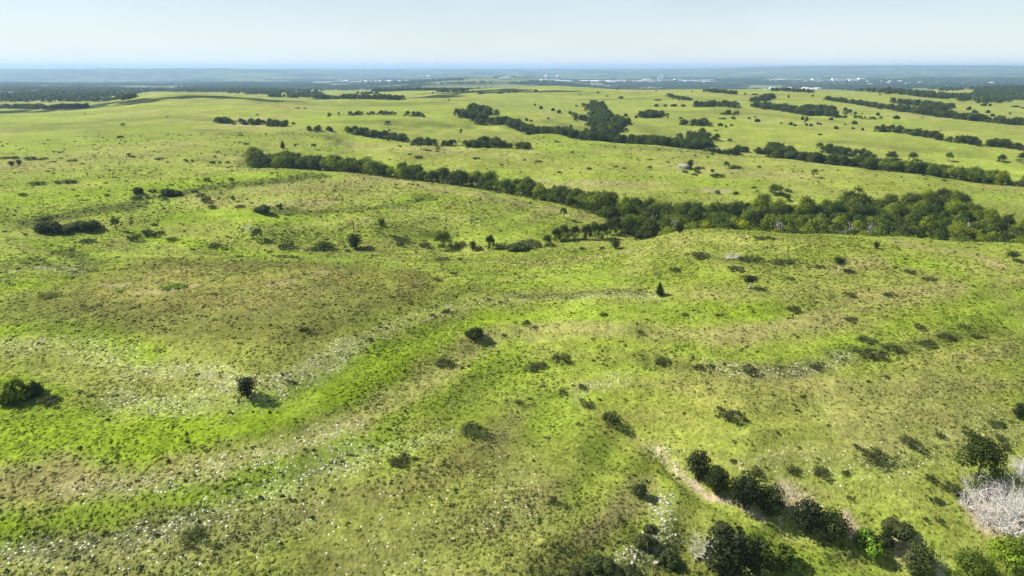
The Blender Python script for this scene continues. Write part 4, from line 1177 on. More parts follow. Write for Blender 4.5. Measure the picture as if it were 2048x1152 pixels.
# ------------------------------------------------------------------ woods along the creeks
TREES = []          # x, y, height, width, tint, label, group
def visible(x, y, z):
    n = 60
    u = np.linspace(0.05, 0.985, n)
    return bool((CAMZ + (z - CAMZ) * u > gz(x * u, y * u) - 0.05).all())

def scatter(px0, px1, near, far, spacing, hr, label, group, tints, seed, cover=1.0):
    """trees between two distance profiles (lists of (column, distance)), at least spacing metres apart"""
    rs = np.random.default_rng(seed)
    npx = [p for p, _ in near]; nd = [d for _, d in near]
    fpx = [p for p, _ in far]; fd = [d for _, d in far]
    kept = []
    cell = {}
    tries = 0
    while tries < 9000:
        tries += 1
        px = px0 + (px1 - px0) * rs.random()
        a = np.interp(px, npx, nd); b = np.interp(px, fpx, fd)
        dist = a + (b - a) * rs.random()
        x, y = atdist(px, dist, -15.0)
        if cover < 1 and vnoise(x / 16.0, y / 16.0, seed) > cover:
            continue
        k = (int(x // spacing), int(y // spacing))
        ok = True
        for i in (-1, 0, 1):
            for j in (-1, 0, 1):
                for (qx, qy) in cell.get((k[0] + i, k[1] + j), ()):
                    if (qx - x) ** 2 + (qy - y) ** 2 < spacing * spacing:
                        ok = False
        for cpx, cd in CLEAR:
            if abs(px - cpx) < 20 and cd - 45 < dist < cd + 4:
                ok = False
        if not ok:
            continue
        cell.setdefault(k, []).append((x, y))
        h = hr[0] + (hr[1] - hr[0]) * rs.random() ** 1.3
        TREES.append((x, y, h, h * (0.85 + 0.35 * rs.random()), tints[rs.integers(len(tints))], label, group))

CLEAR = [(1485, 362), (1412, 362), (1915, 356), (1957, 350), (1855, 366)]
MIX = [T_DARK, T_DARK, T_OAK, T_OAK, T_OAK, T_MID, T_MID, T_LIGHT]
MIXR = [T_DARK, T_OAK, T_OAK, T_MID, T_MID, T_LIGHT, T_DARK, T_LIGHT]
scatter(500, 1150, [(500,476),(560,466),(640,466),(700,466),(850,460),(960,445),(1060,424),(1150,390)],
        [(500,500),(560,510),(640,510),(700,504),(850,480),(960,462),(1060,442),(1150,412)], 5.7, (7.0, 12.5),
        'dark broadleaf tree in the narrow creek wood running behind the spur', 'trees of the wood behind the spur', MIX, 101)
scatter(1150, 1560, [(1150,390),(1230,346),(1300,320),(1400,302),(1500,297),(1560,295)],
        [(1150,412),(1230,408),(1300,408),(1400,410),(1500,412),(1545,412),(1580,404)], 5.7, (5.5, 12.0),
        'dark broadleaf tree packed in the middle of the creek wood', 'trees in the middle of the wood', MIX, 102)
scatter(1560, 2130, [(1560,295),(1640,293),(1800,288),(1900,284),(1960,280),(2130,278)],
        [(1560,406),(1640,404),(1680,414),(1800,418),(1880,424),(1930,418),(1960,392),(2048,376),(2130,372)], 5.7, (5.5, 12.0),
        'rounded green tree in the broad wood below the plateau rim', 'trees of the wood below the rim', MIXR, 103)

UNDER = []          # brush that grows between the trees of a line
def belt(pts, push, half, spacing, hr, label, group, tints, seed):
    """a tree line: base line in pixels, trees stand push metres beyond what shows there, half metres to either side"""
    rs = np.random.default_rng(seed)
    W = []
    for px, py in pts:
        x, y = cast(px, py)
        r = math.hypot(x, y); k = (r + push) / r
        W.append((x * k, y * k))
    for (ax, ay), (bx, by) in zip(W[:-1], W[1:]):
        L = math.hypot(bx - ax, by - ay)
        n = max(1, int(1.35 * L / spacing * (1 + half / spacing)))
        for i in range(n):
            u = rs.random()
            x = ax + (bx - ax) * u + rs.normal() * half * 0.35
            y = ay + (by - ay) * u + rs.normal() * half * 0.6
            h = hr[0] + (hr[1] - hr[0]) * rs.random()
            TREES.append((x, y, h, h * (0.9 + 0.4 * rs.random()), tints[rs.integers(len(tints))], label, group))
            UNDER.append((x + rs.normal() * spacing * .7, y + rs.normal() * 2.5, h * (0.28 + .25 * rs.random()), h * (0.6 + .5 * rs.random()), T_DARK if rs.random() < .6 else T_SHRUB))

LA = ('dark tree in the clump where the draw meets the creek wood', 'trees at the mouth of the draw')
for px, py, h in [(1112,482,6),(1128,480,7.5),(1150,478,6.5),(1172,478,7),(1190,476,8),(1206,476,7.5),(1220,470,8),(1095,490,5),(1232,464,8)]:
    x, y = cast(px, py)
    TREES.append((x, y, h, h * .95, T_DARK, *LA))
LB = ('dark tree in the second tree line beyond the open slope', 'second tree line')
DK = [T_DARK, T_DARK, T_OAK]
belt([(925,240),(1000,252),(1100,268),(1180,282)], 35, 12, 7.0, (7, 10), *LB, DK, 201)
belt([(1180,283),(1260,288),(1330,294),(1420,302)], 35, 13, 7.0, (7, 10), *LB, DK, 202)
belt([(1420,305),(1480,308),(1560,316)], 12, 6, 8.0, (4, 6.5), *LB, DK, 203)
belt([(1545,316),(1620,326),(1700,338),(1760,344)], 35, 13, 7.0, (7, 10), *LB, DK, 204)
belt([(1760,346),(1850,356),(1950,368),(2046,378),(2100,384)], 40, 18, 7.0, (8, 11), *LB, MIX, 205)
belt([(1640,318),(1700,332),(1740,336)], 45, 8, 8.0, (6, 8), *LB, DK, 206)
LC = ('dark tree in the wooded side draw climbing from the second tree line', 'trees of the side draw')
belt([(1190,214),(1200,230),(1205,250)], 0, 15, 7.0, (6, 11), *LC, DK, 211)
belt([(1205,250),(1208,264),(1210,278)], 0, 18, 7.0, (6, 11), *LC, DK, 212)
belt([(1225,240),(1245,250),(1228,262)], 0, 10, 9.0, (6, 9), *LC, DK, 213)
belt([(1145,236),(1165,240),(1185,246)], 0, 8, 9.0, (6, 8), *LC, DK, 214)
belt([(1168,214),(1178,218)], 0, 5, 12.0, (6, 8), *LC, DK, 215)
belt([(945,218),(965,224),(985,232)], 0, 9, 8.0, (7, 9), *LC, DK, 216)
LD = ('small dark tree in the low row across the middle slope', 'trees of the middle row')
belt([(605,262),(640,264),(665,266)], 4, 5, 7.0, (3.5, 6), *LD, DK, 221)
belt([(690,270),(730,276),(760,281),(818,287)], 12, 6, 6.0, (4.5, 7), *LD, DK, 222)
belt([(832,291),(900,294),(965,297),(1010,299),(1062,300)], 8, 5, 6.0, (4, 6.5), *LD, DK, 223)
belt([(955,290),(985,288),(1000,296)], 5, 5, 7.0, (5, 7), *LD, DK, 224)
LE = ('small dark tree in the short hedge on the left rise', 'trees of the left hedge')
belt([(425,244),(445,246),(475,250),(505,249),(540,250),(570,254)], 2, 5, 6.5, (4, 7), *LE, DK, 231)
LF = ('small dark tree along the bare crest of the middle hill', 'trees on the middle hill crest')
belt([(700,232),(730,230),(770,230),(800,231),(845,234)], 4, 6, 8.0, (3.5, 6), *LF, DK, 241)
LG = ('dark tree in the tree line crossing the far right meadows', 'far right tree lines')
belt([(1755,266),(1800,268),(1850,276),(1885,284)], 12, 6, 6.5, (5, 8), *LG, DK, 251)
belt([(1892,286),(1940,290),(2000,298),(2046,304)], 12, 8, 6.5, (5, 8), *LG, DK, 252)
belt([(1650,200),(1690,206),(1740,214),(1800,222)], 10, 8, 8.0, (6, 9), *LG, DK, 253)
belt([(1800,222),(1860,232),(1920,240),(2000,248),(2046,252)], 15, 14, 8.0, (6, 10), *LG, DK, 254)
belt([(1790,206),(1830,210),(1865,212),(1870,222)], 0, 22, 9.0, (7, 10), *LG, DK, 255)
belt([(1520,215),(1560,222),(1600,228),(1660,234)], 12, 20, 8.0, (6, 10), *LG, DK, 256)
belt([(1600,222),(1640,222),(1670,228)], 12, 20, 8.0, (7, 10), *LG, DK, 257)
belt([(1670,236),(1720,238),(1760,240)], 6, 5, 8.0, (3.5, 5), *LG, DK, 258)
LH = ('dark tree in the clump on the far rolling hills', 'far hill clumps')
belt([(1395,214),(1430,214),(1470,214)], 8, 18, 9.0, (7, 10), *LH, DK, 261)
belt([(1505,204),(1525,200),(1542,195)], 0, 12, 9.0, (7, 9), *LH, DK, 262)
belt([(1285,236),(1300,236),(1310,230)], 0, 14, 8.0, (7, 9), *LH, DK, 263)
belt([(1370,250),(1400,252),(1415,248)], 0, 10, 8.0, (6, 8), *LH, DK, 264)
belt([(1375,278),(1395,282),(1415,280)], 0, 18, 8.0, (7, 10), *LH, DK, 265)
belt([(1378,292),(1400,296),(1425,298)], 6, 10, 8.0, (7, 9), *LH, DK, 266)
belt([(1335,192),(1360,198),(1382,202)], 0, 6, 10.0, (5, 7), *LH, DK, 267)
belt([(1400,184),(1440,186),(1470,189)], 0, 8, 11.0, (6, 9), *LH, DK, 268)
belt([(1430,176),(1460,175),(1500,175)], 0, 10, 14.0, (5, 8), *LH, DK, 269)
belt([(1530,182),(1570,182),(1625,187)], 0, 10, 11.0, (6, 9), *LH, DK, 270)
belt([(1565,178),(1600,174)], 0, 10, 12.0, (6, 8), *LH, DK, 271)
belt([(1440,228),(1465,230)], 0, 10, 9.0, (5, 7), *LH, DK, 272)
belt([(875,184),(905,184),(935,183)], 0, 10, 12.0, (5, 8), *LH, DK, 273)
LI = ('dark blue-green tree in the tree belts on the shaded lowland left', 'left lowland trees')
belt([(0,217),(40,217),(78,218)], 0, 10, 8.0, (7, 10), *LI, DK, 281)
belt([(85,217),(110,217),(130,217),(172,216)], 0, 9, 9.0, (6, 9), *LI, DK, 282)
belt([(120,202),(170,203),(215,200),(260,198)], 0, 14, 11.0, (7, 10), *LI, DK, 283)
belt([(620,196),(660,198),(700,198),(740,198),(808,200)], 0, 14, 10.0, (7, 10), *LI, DK, 284)
belt([(540,194),(600,195),(640,194)], 0, 20, 11.0, (7, 10), *LI, DK, 285)
belt([(710,188),(740,188),(757,188)], 0, 8, 12.0, (5, 8), *LI, DK, 286)

# rank by how large they show, build the largest one by one, the rest as one mass
rank = []
for i, (x, y, h, w, ti, lb, gr) in enumerate(TREES):
    z = float(gz(x, y))
    vis = visible(x, y, z + h * 0.75) and abs((x / depth_at(x, y, z)) * FPX) < 1040
    rank.append((-(h / math.hypot(x, y)) if vis else 1.0, i))
rank.sort()
# the colourful ones of the photograph
YEL = []
for px, dist, lb, ti, h in [(1485, 362, 'yellow-leaved tree glowing at the front edge of the creek wood', T_YELLOW, 8.0),
                         (1412, 362, 'small yellow tree peeping from the front of the creek wood', T_YELLOW, 7.2),
                         (1915, 356, 'yellow-green tree at the lower edge of the broad wood', T_LIGHT, 8.5),
                         (1957, 350, 'little bright yellow bush-tree at the edge of the broad wood', T_YELLOW, 6.4),
                         (1855, 366, 'light lime-green tree beside darker ones in the broad wood', T_LIGHT, 9.0)]:
    x, y = atdist(px, dist, -21.0)
    # stand it where its crown clears the rim
    plant('broadleaf_tree', 'broadleaf', x, y, h * 1.25, h * 1.05, ti, lb, 'tree')
for px, dist in [(1300,345),(1345,350),(1560,358),(1640,362),(1700,352),(1745,355),(1935,350),(1190,372)]:
    x, y = atdist(px, dist, -21.0)
    plant('bare_tree', 'bare', x, y, 10.5, 4.2, T_GREY, 'grey leafless tree showing between green crowns of the creek wood', 'tree', 'leafless trees in the wood', var=1)
NIND = 235
mass = []
for n, (s, i) in enumerate(rank):
    x, y, h, w, ti, lb, gr = TREES[i]
    if n < NIND and s < 0:
        lum = ti[1]
        sh = 'blackish green' if lum < .088 else 'plain green' if lum < .128 else 'mid green' if lum < .178 else 'light lime green'
        sz = 'tall' if h > 9.6 else 'low' if h < 8.2 else 'middling'
        wd = 'broad' if w / h > 1.03 else 'narrow'
        lb = sz + ' ' + wd + ' ' + sh + lb[lb.index(' tree'):]
        plant('broadleaf_tree', 'broadleaf', x, y, h, w, vary(ti), lb, 'tree', gr)
    else:
        mass.append((x, y, h, w, vary(ti)))

# ------------------------------------------------------------------ masses of small things (uncountable)
def stuff(name, P, rot, scl, idx, tint, meshes, label=None):
    """one object: points that each carry one of the meshes"""
    src = bpy.data.collections.new(name + '_shapes')
    for k, me in enumerate(meshes):
        src.objects.link(bpy.data.objects.new(name + '_shape_%02d' % k, me))
    me = bpy.data.meshes.new(name)
    P = np.asarray(P, np.float32)
    me.vertices.add(len(P)); me.vertices.foreach_set('co', P.ravel())
    for nm, ty, key, arr in (('rot', 'FLOAT_VECTOR', 'vector', rot), ('scl', 'FLOAT_VECTOR', 'vector', scl), ('idx', 'INT', 'value', idx)):
        a = me.attributes.new(nm, ty, 'POINT')
        a.data.foreach_set(key, np.asarray(arr, np.int32 if ty == 'INT' else np.float32).ravel())
    a = me.attributes.new('tint', 'FLOAT_COLOR', 'POINT')
    a.data.foreach_set('color', np.concatenate([np.asarray(tint, np.float32), np.ones((len(P), 1), np.float32)], 1).ravel())
    for m in {m.name: m for k in meshes for m in k.materials}.values():
        me.materials.append(m)
    o = link(name, me)
    o['kind'] = 'stuff'
    if label:
        o['label'] = label
    ng = bpy.data.node_groups.new(name + '_scatter', 'GeometryNodeTree')
    ng.interface.new_socket('Geometry', in_out='INPUT', socket_type='NodeSocketGeometry')
    ng.interface.new_socket('Geometry', in_out='OUTPUT', socket_type='NodeSocketGeometry')
    N, L = ng.nodes, ng.links
    gi = N.new('NodeGroupInput'); go = N.new('NodeGroupOutput')
    ci = N.new('GeometryNodeCollectionInfo')
    ci.inputs['Collection'].default_value = src
    ci.inputs['Separate Children'].default_value = True
    ci.inputs['Reset Children'].default_value = True
    ip = N.new('GeometryNodeInstanceOnPoints')
    ip.inputs['Pick Instance'].default_value = True
    def attr(nm, ty):
        n = N.new('GeometryNodeInputNamedAttribute'); n.data_type = ty
        n.inputs['Name'].default_value = nm
        return n.outputs['Attribute']
    L.new(gi.outputs[0], ip.inputs['Points'])
    L.new(ci.outputs[0], ip.inputs['Instance'])
    L.new(attr('idx', 'INT'), ip.inputs['Instance Index'])
    er = N.new('FunctionNodeEulerToRotation')
    L.new(attr('rot', 'FLOAT_VECTOR'), er.inputs[0])
    L.new(er.outputs[0], ip.inputs['Rotation'])
    L.new(attr('scl', 'FLOAT_VECTOR'), ip.inputs['Scale'])
    L.new(ip.outputs[0], go.inputs[0])
    md = o.modifiers.new('scatter', 'NODES')
    md.node_group = ng
    return o

def zrot(n, rng=RNG, tilt=0.0):
    r = np.zeros((n, 3)); r[:, 2] = rng.random(n) * 6.283
    if tilt:
        r[:, :2] = rng.normal(size=(n, 2)) * tilt
    return r

# the rest of the creek woods
mass += UNDER
mx = np.array([(a, b) for a, b, *_ in mass]); mh = np.array([m[2] for m in mass]); mw = np.array([m[3] for m in mass])
pw = np.array([p['w'] for p in PROTO['broadleaf']])
midx = RNG.integers(0, 7, len(mass))
stuff('woodland', np.column_stack([mx, gz(mx[:, 0], mx[:, 1])]), zrot(len(mass)), np.column_stack([mw / pw[midx], mw / pw[midx], mh / 9.0]), midx,
      np.array([m[4] for m in mass]), [p['crown'] for p in PROTO['broadleaf']], 'dense dark mass of trees filling the creek woods and far tree lines')

# far woods of the lowland: low lumpy stands
rg2 = np.random.default_rng(77)
far_meshes = []
for i in range(5):
    lob = broad_lobes(rg2, 10.0, 16.0, 0.05, 9)
    v, q, lv, nn = leaf_cloud(rg2, lob, 150, 1.5, (0.75, 1.05), jitter=0.5)
    far_meshes.append(mesh_np('far_stand', v, q, M_LEAF, lv, nrm=nn))
def far_points(n, r0, r1, keep, seed, amax=38.0):
    rs = np.random.default_rng(seed)
    a = math.radians(amax) * (2 * rs.random(n) - 1)
    r = r0 * (r1 / r0) ** rs.random(n)
    x = r * np.sin(a); y = r * np.cos(a)
    m = keep(x, y)
    return x[m], y[m]
def keep_far(x, y):
    r_ = np.hypot(x, y)
    return ((r_ > 4600) | (vnoise(x / 600.0, y / 420.0, 28) > 0.62)) & (vnoise(x / 420.0, y / 300.0, 16) < 0.46 + 0.12 * sstep(3500, 6000, np.hypot(x, y))) & (fbm(x / 500, y / 300, 19, 3) > -0.35)
fx, fy = far_points(52000, 2300, 9800, keep_far, 5)
PXF = fx / fy * 1.051 * FPX + 1024
# left and right woods that come nearer
def px_of(x, y, z):
    dep = depth_at(x, y, z)
    return 1024 + FPX * x / dep, 576 + FPX * ((CAMZ - z) * CP - y * SP) / dep
def poly_fill(poly, n, seed, zpush=0.0):
    """points of the ground seen inside a pixel polygon"""
    rs = np.random.default_rng(seed)
    poly = np.array(poly, float)
    x0, y0 = poly.min(0); x1, y1 = poly.max(0)
    out = []
    while len(out) < n:
        px = x0 + (x1 - x0) * rs.random(); py = y0 + (y1 - y0) * rs.random()
        ins = False; j = len(poly) - 1
        for i in range(len(poly)):
            if (poly[i, 1] > py) != (poly[j, 1] > py) and px < (poly[j, 0] - poly[i, 0]) * (py - poly[i, 1]) / (poly[j, 1] - poly[i, 1]) + poly[i, 0]:
                ins = not ins
            j = i
        if ins:
            x, y = cast(px, py)
            if math.hypot(x, y) < 12000:
                out.append((x + rs.normal() * 9, y + rs.normal() * 25))
            else:
                out.append((1e6, 1e6))
    a = np.array(out)
    return a[a[:, 0] < 1e5]
left_w = [poly_fill([(60,196),(75,180),(110,175),(230,178),(330,181),(290,186),(250,191),(190,199),(120,203)], 420, 1),
          poly_fill([(330,177),(420,171),(560,168),(620,175),(640,190),(600,194),(520,190),(440,184)], 420, 2),
          poly_fill([(0,176),(60,178),(55,184),(0,184)], 60, 3),
          poly_fill([(0,190),(50,188),(100,198),(60,204),(0,204)], 110, 4),
          poly_fill([(1660,174),(1760,178),(1850,186),(1960,196),(2000,200),(1960,205),(1880,198),(1780,188),(1660,178)], 260, 6),
          poly_fill([(1930,196),(1960,178),(2000,172),(2046,172),(2046,200),(1980,203)], 420, 7),
          poly_fill([(620,176),(700,174),(760,178),(700,181),(620,182)], 80, 8),
          poly_fill([(1820,166),(2046,160),(2046,172),(1960,176),(1880,184)], 220, 9)]
for a in left_w:
    fx = np.concatenate([fx, a[:, 0]]); fy = np.concatenate([fy, a[:, 1]])
fr = np.hypot(fx, fy)
sc = np.clip(fr / 2600.0, 0.75, 2.6)
n = len(fx)
fs = np.column_stack([sc * (0.8 + 0.7 * RNG.random(n)), sc * (0.8 + 0.7 * RNG.random(n)), (0.8 + 0.5 * RNG.random(n)) * np.minimum(1.15, 0.85 + sc * 0.1)])
ft = np.array(T_DARK)[None, :] * (0.8 + 0.5 * RNG.random((n, 1)))
stuff('far_forest', np.column_stack([fx, fy, gz(fx, fy) - 0.8]), zrot(n), fs, RNG.integers(0, 5, n), ft, far_meshes, 'far-off blue-green woods covering the valley beyond the prairie')

# grass: tufts over the near slopes
def tuft_mesh(rng, nb, h, w, wid):
    V = []; F = []; var = []; NO = []
    for k in range(nb):
        an = rng.random() * 6.283
        r0 = w * 0.22 * rng.random(); r1 = r0 + w * (0.18 + 0.34 * rng.random())
        hh = h * (0.55 + 0.6 * rng.random())
        d = np.array([math.cos(an), math.sin(an), 0]); s = np.array([-math.sin(an), math.cos(an), 0]) * wid * (0.6 + 0.8 * rng.random())
        b = d * r0 + np.array([0, 0, -0.04]); m_ = d * (r0 * 0.4 + r1 * 0.6) + np.array([0, 0, hh]); t = d * r1 * 1.25 + np.array([0, 0, hh * 0.72])
        o = len(V)
        V += [b - s, b + s, m_ + s * .8, m_ - s * .8, t + s * .15, t - s * .15]
        F += [[o, o + 1, o + 2, o + 3], [o + 3, o + 2, o + 4, o + 5]]
        var += [rng.random()] * 6
        nn_ = d * 0.45 + np.array([0, 0, 1.0]) + rng.normal(size=3) * 0.15
        NO += [nn_ / np.linalg.norm(nn_)] * 6
    return mesh_np('grass_tuft', np.array(V), np.array(F), M_GRASS, np.array(var), nrm=np.array(NO))
rg3 = np.random.default_rng(9)
tufts = [tuft_mesh(rg3, 22, 0.24, 0.95, 0.11) for _ in range(4)]
def ground_points(n, r0, r1, power, seed, amax=46.0):
    rs = np.random.default_rng(seed)
    a = math.radians(amax) * (2 * rs.random(n) - 1)
    u = rs.random(n)
    p = 2 - power
    r = (r0 ** p + (r1 ** p - r0 ** p) * u) ** (1 / p)
    return r * np.sin(a), r * np.cos(a), rs
NT = 290000
tx, ty, rs = ground_points(NT, 62, 760, 1.2, 3)
cl = fbm(tx / 4.5, ty / 4.5, 71, 3)
tk = lookup(tuftk, tx, ty)
lush_t = lookup(MASK['lush'], tx, ty)
patch = np.clip(0.62 + 1.5 * fbm(tx / 24.0, ty / 24.0, 73, 3), 0.12, 1)
keep = (rs.random(NT) < patch * tk * (1 - sstep(260, 700, np.hypot(tx, ty)))) & (cl + 0.35 + 0.3 * rs.random(NT) > 0)
tx, ty, cl, lush_t = tx[keep], ty[keep], cl[keep], lush_t[keep]
n = len(tx)
tr = np.hypot(tx, ty)
tcol = np.stack([lookup(col[..., k], tx, ty) for k in range(3)], 1)
darkp = (rs.random(n) < 0.14)[:, None]
strawp = (rs.random(n) < 0.14)[:, None]
tcol = tcol * (0.85 + 0.55 * rs.random((n, 1)))
tcol = np.where(darkp, tcol * np.array([0.50, 0.58, 0.6]), tcol)
tcol = np.where(strawp & ~darkp, tcol * 0.5 + np.array([0.13, 0.12, 0.045]), tcol)
ts = (0.42 + 0.55 * rs.random(n) ** 1.7) * (1 + 0.5 * np.clip(cl, 0, 1)) * np.clip(tr / 220.0, 0.8, 1.25)
thh = ts * (0.5 + 0.6 * rs.random(n))
stuff('prairie_grass', np.column_stack([tx, ty, gz(tx, ty) - 0.02]), zrot(n, RNG, 0.12), np.column_stack([ts, ts, thh]), rs.integers(0, 4, n), tcol, tufts, 'tufted green and straw coloured prairie grass')

# weeds: small dark forbs sprinkled in the grass
wm = []
for i in range(3):
    lob = shrub_lobes(rg3, 0.55, 0.9, 5)
    v, q, lv, nn = leaf_cloud(rg3, lob, 46, 0.10, (0.3, 1.1), up=0.6)
    wm.append(mesh_np('weed', v, q, M_LEAF, lv, nrm=nn))
NW = 42000
wx, wy, rs = ground_points(NW, 62, 700, 1.0, 4)
dk = lookup(MASK['dark'], wx, wy) + 0.25 * lookup(MASK['rock'], wx, wy)
keep = rs.random(NW) < np.clip(0.10 + dk * 0.75 + 0.25 * np.clip(fbm(wx / 20, wy / 20, 33, 3), 0, 1), 0, 1) * np.clip(lookup(tuftk, wx, wy), 0, 1)
wx, wy = wx[keep], wy[keep]; n = len(wx)
wsz = (0.5 + 1.3 * rs.random(n) ** 2.2) * np.clip(np.hypot(wx, wy) / 240, 0.85, 1.6)
wt = np.array(T_SHRUB)[None] * (0.7 + 0.8 * rs.random((n, 1)))
stuff('weeds', np.column_stack([wx, wy, gz(wx, wy) - 0.03]), zrot(n), np.column_stack([wsz * 1.1, wsz * 1.1, wsz * 0.8]), rs.integers(0, 3, n), wt, wm, 'small dark weeds sprinkled through the grass')

# ------------------------------------------------------------------ limestone
def rock_mesh(rng, flat):
    import bmesh
    bm = bmesh.new()
    bmesh.ops.create_icosphere(bm, subdivisions=1, radius=0.5)
    for v in bm.verts:
        d = v.co.normalized()
        k = 0.75 + 0.45 * rng.random()
        v.co = Vector((d.x * 0.5 * k * 1.15, d.y * 0.5 * k * 0.85, max(-0.25, d.z * 0.5 * k * flat)))
    me = bpy.data.meshes.new('limestone_block')
    bm.to_mesh(me); bm.free()
    me.materials.append(M_ROCK)
    return me
rmeshes = [rock_mesh(rg3, f) for f in (0.45, 0.6, 0.75, 0.5, 0.9, 0.55)]
RK = []
rs = np.random.default_rng(21)
RLAB = {
 0: 'pale limestone block in the curved stone band on the knoll flank', 1: 'pale limestone block in the stone band crossing the saddle',
 2: 'pale limestone block in the stone apron below the round black cedar', 3: 'pale limestone block on the bright left shoulder of the knoll',
 4: 'white limestone block in the lowest ledge of the foreground slope', 5: 'white limestone block at the thin upper end of the lowest ledge',
 6: 'white stone strewn below the lowest ledge', 7: 'bleached stone in the dry tan band of the foreground slope',
 8: 'pale slab lining the bare head of the gully', 9: 'white boulder in the spill left of the gully', 10: 'pale stone in the ledge across the right slope',
 11: 'pale stone strewn over the slope right of the gully', 12: 'pale stone in the small outcrop above the gully head', 13: 'pale stone in the ledge on the far side of the knoll',
 14: 'tan stone in the scree beside the cedar row', 15: 'white stone scattered in the middle of the foreground slope',
}
for bi, (P, hw, st) in enumerate(ROCKPOLY[:16]):
    seg = np.hypot(*(P[1:] - P[:-1]).T)
    L = seg.sum()
    num = int(L * hw * 2 * st * (1.5 if bi not in (15, 11, 6) else 0.16))
    num = min(num, 3000)
    for _ in range(num):
        u = rs.random() * L; k = 0
        while u > seg[k] and k < len(seg) - 1:
            u -= seg[k]; k += 1
        p = P[k] + (P[k + 1] - P[k]) * (u / seg[k])
        x = p[0] + rs.normal() * hw * 0.65; y = p[1] + rs.normal() * hw * 0.65
        if vnoise(x / 3.0, y / 3.0, 300 + bi) < 0.38:
            continue
        s = 0.13 + 0.46 * rs.random() ** 3.0
        if bi in (8, 9, 14):
            s *= 1.35
        if bi == 9 and rs.random() < 0.03:
            s = 1.1
        RK.append((s / math.hypot(x, y), x, y, s, bi))
RK.sort(reverse=True)
per = {}
rest = []
for i, (q, x, y, s, bi) in enumerate(RK):
    z = float(gz(x, y))
    px, py = px_of(x, y, z)
    if len(per) < 100000 and sum(per.values()) < 280 and per.get(bi, 0) < 60 and -10 < px < 2058 and py < 1160:
        per[bi] = per.get(bi, 0) + 1
        o = link('limestone_block', rmeshes[i % 6])
        o.location = (x, y, z + 0.02 * s); o.scale = (s * 1.2, s, s)
        o.rotation_euler = (rs.normal() * .12, rs.normal() * .12, rs.random() * 6.28)
        rl = ('large ' if s > .48 else 'small ' if s < .33 else 'middling ') + ('thick ' if i % 6 in (2, 4) else 'flat ') + RLAB[bi]
        tag(o, rl, 'rock', 'stones: ' + RLAB[bi][:60])
    else:
        rest.append((x, y, z + 0.05 * s, s))
ra = np.array(rest); n = len(ra)
stuff('limestone_rubble', ra[:, :3], zrot(n, RNG, 0.12), np.column_stack([ra[:, 3] * 1.2, ra[:, 3], ra[:, 3]]), RNG.integers(0, 6, n), np.tile([[.5, .47, .4]], (n, 1)), rmeshes, 'pale limestone rubble strewn along the ledges')

x, y = cast(1366, 338)
bmm = rmeshes[4].copy(); bmm.materials.clear(); bmm.materials.append(M_SOILROCK)
o = link('boulder_mound', bmm); o.location = (x, y, float(gz(x, y)) + 0.8); o.scale = (8.5, 6.0, 7.0)
tag(o, 'big pale boulder mound with a dark cedar growing against it', 'rock')
# ------------------------------------------------------------------ the town in the far valley
def box(V, F, x0, x1, y0, y1, z0, z1):
    o = len(V)
    V += [(x0, y0, z0), (x1, y0, z0), (x1, y1, z0), (x0, y1, z0), (x0, y0, z1), (x1, y0, z1), (x1, y1, z1), (x0, y1, z1)]
    F += [[o, o + 1, o + 5, o + 4], [o + 1, o + 2, o + 6, o + 5], [o + 2, o + 3, o + 7, o + 6], [o + 3, o, o + 4, o + 7], [o + 4, o + 5, o + 6, o + 7]]
def part(nm, build, mat, parent):
    V = []; F = []
    build(V, F)
    me = bpy.data.meshes.new(nm)
    me.from_pydata(V, [], F); me.update(); me.materials.append(mat)
    return link(nm, me, parent)
def shed(px, dist, w, d, h, label, roofm, group, gable=True, wing=True, nm='warehouse'):
    x, y = atdist(px, dist, -80.0)
    z = float(gz(x, y)) - 1.5
    e = link(nm, None); e.location = (x, y, z)
    e.rotation_euler = (0, 0, (random.random() - .5) * 0.5)
    def walls(V, F):
        box(V, F, -w / 2, w / 2, -d / 2, d / 2, 0, h)
        if wing:
            box(V, F, w / 2 + .02, w * 0.78, -d * .35, d * .3, 0, h * .62)
    part('wall', walls, M_WALL, e)
    def roof(V, F):
        o = len(V); k = h * (0.28 if gable else 0.06)
        V += [(-w / 2 - .6, -d / 2 - .6, h + .05), (w / 2 + .6, -d / 2 - .6, h + .05), (w / 2 + .6, d / 2 + .6, h + .05), (-w / 2 - .6, d / 2 + .6, h + .05), (-w / 2 - .6, 0, h + k), (w / 2 + .6, 0, h + k)]
        F += [[o, o + 1, o + 5, o + 4], [o + 2, o + 3, o + 4, o + 5], [o + 1, o + 2, o + 5], [o + 3, o, o + 4], [o + 3, o + 2, o + 1, o]]
    part('roof', roof, roofm, e)
    def door(V, F):
        for k in range(3):
            box(V, F, -w * .38 + k * w * .28, -w * .38 + k * w * .28 + w * .12, -d / 2 - .25, -d / 2 - .03, .3, h * .55)
    part('door_row', door, M_DOOR, e)
    tag(e, label, 'building', group)
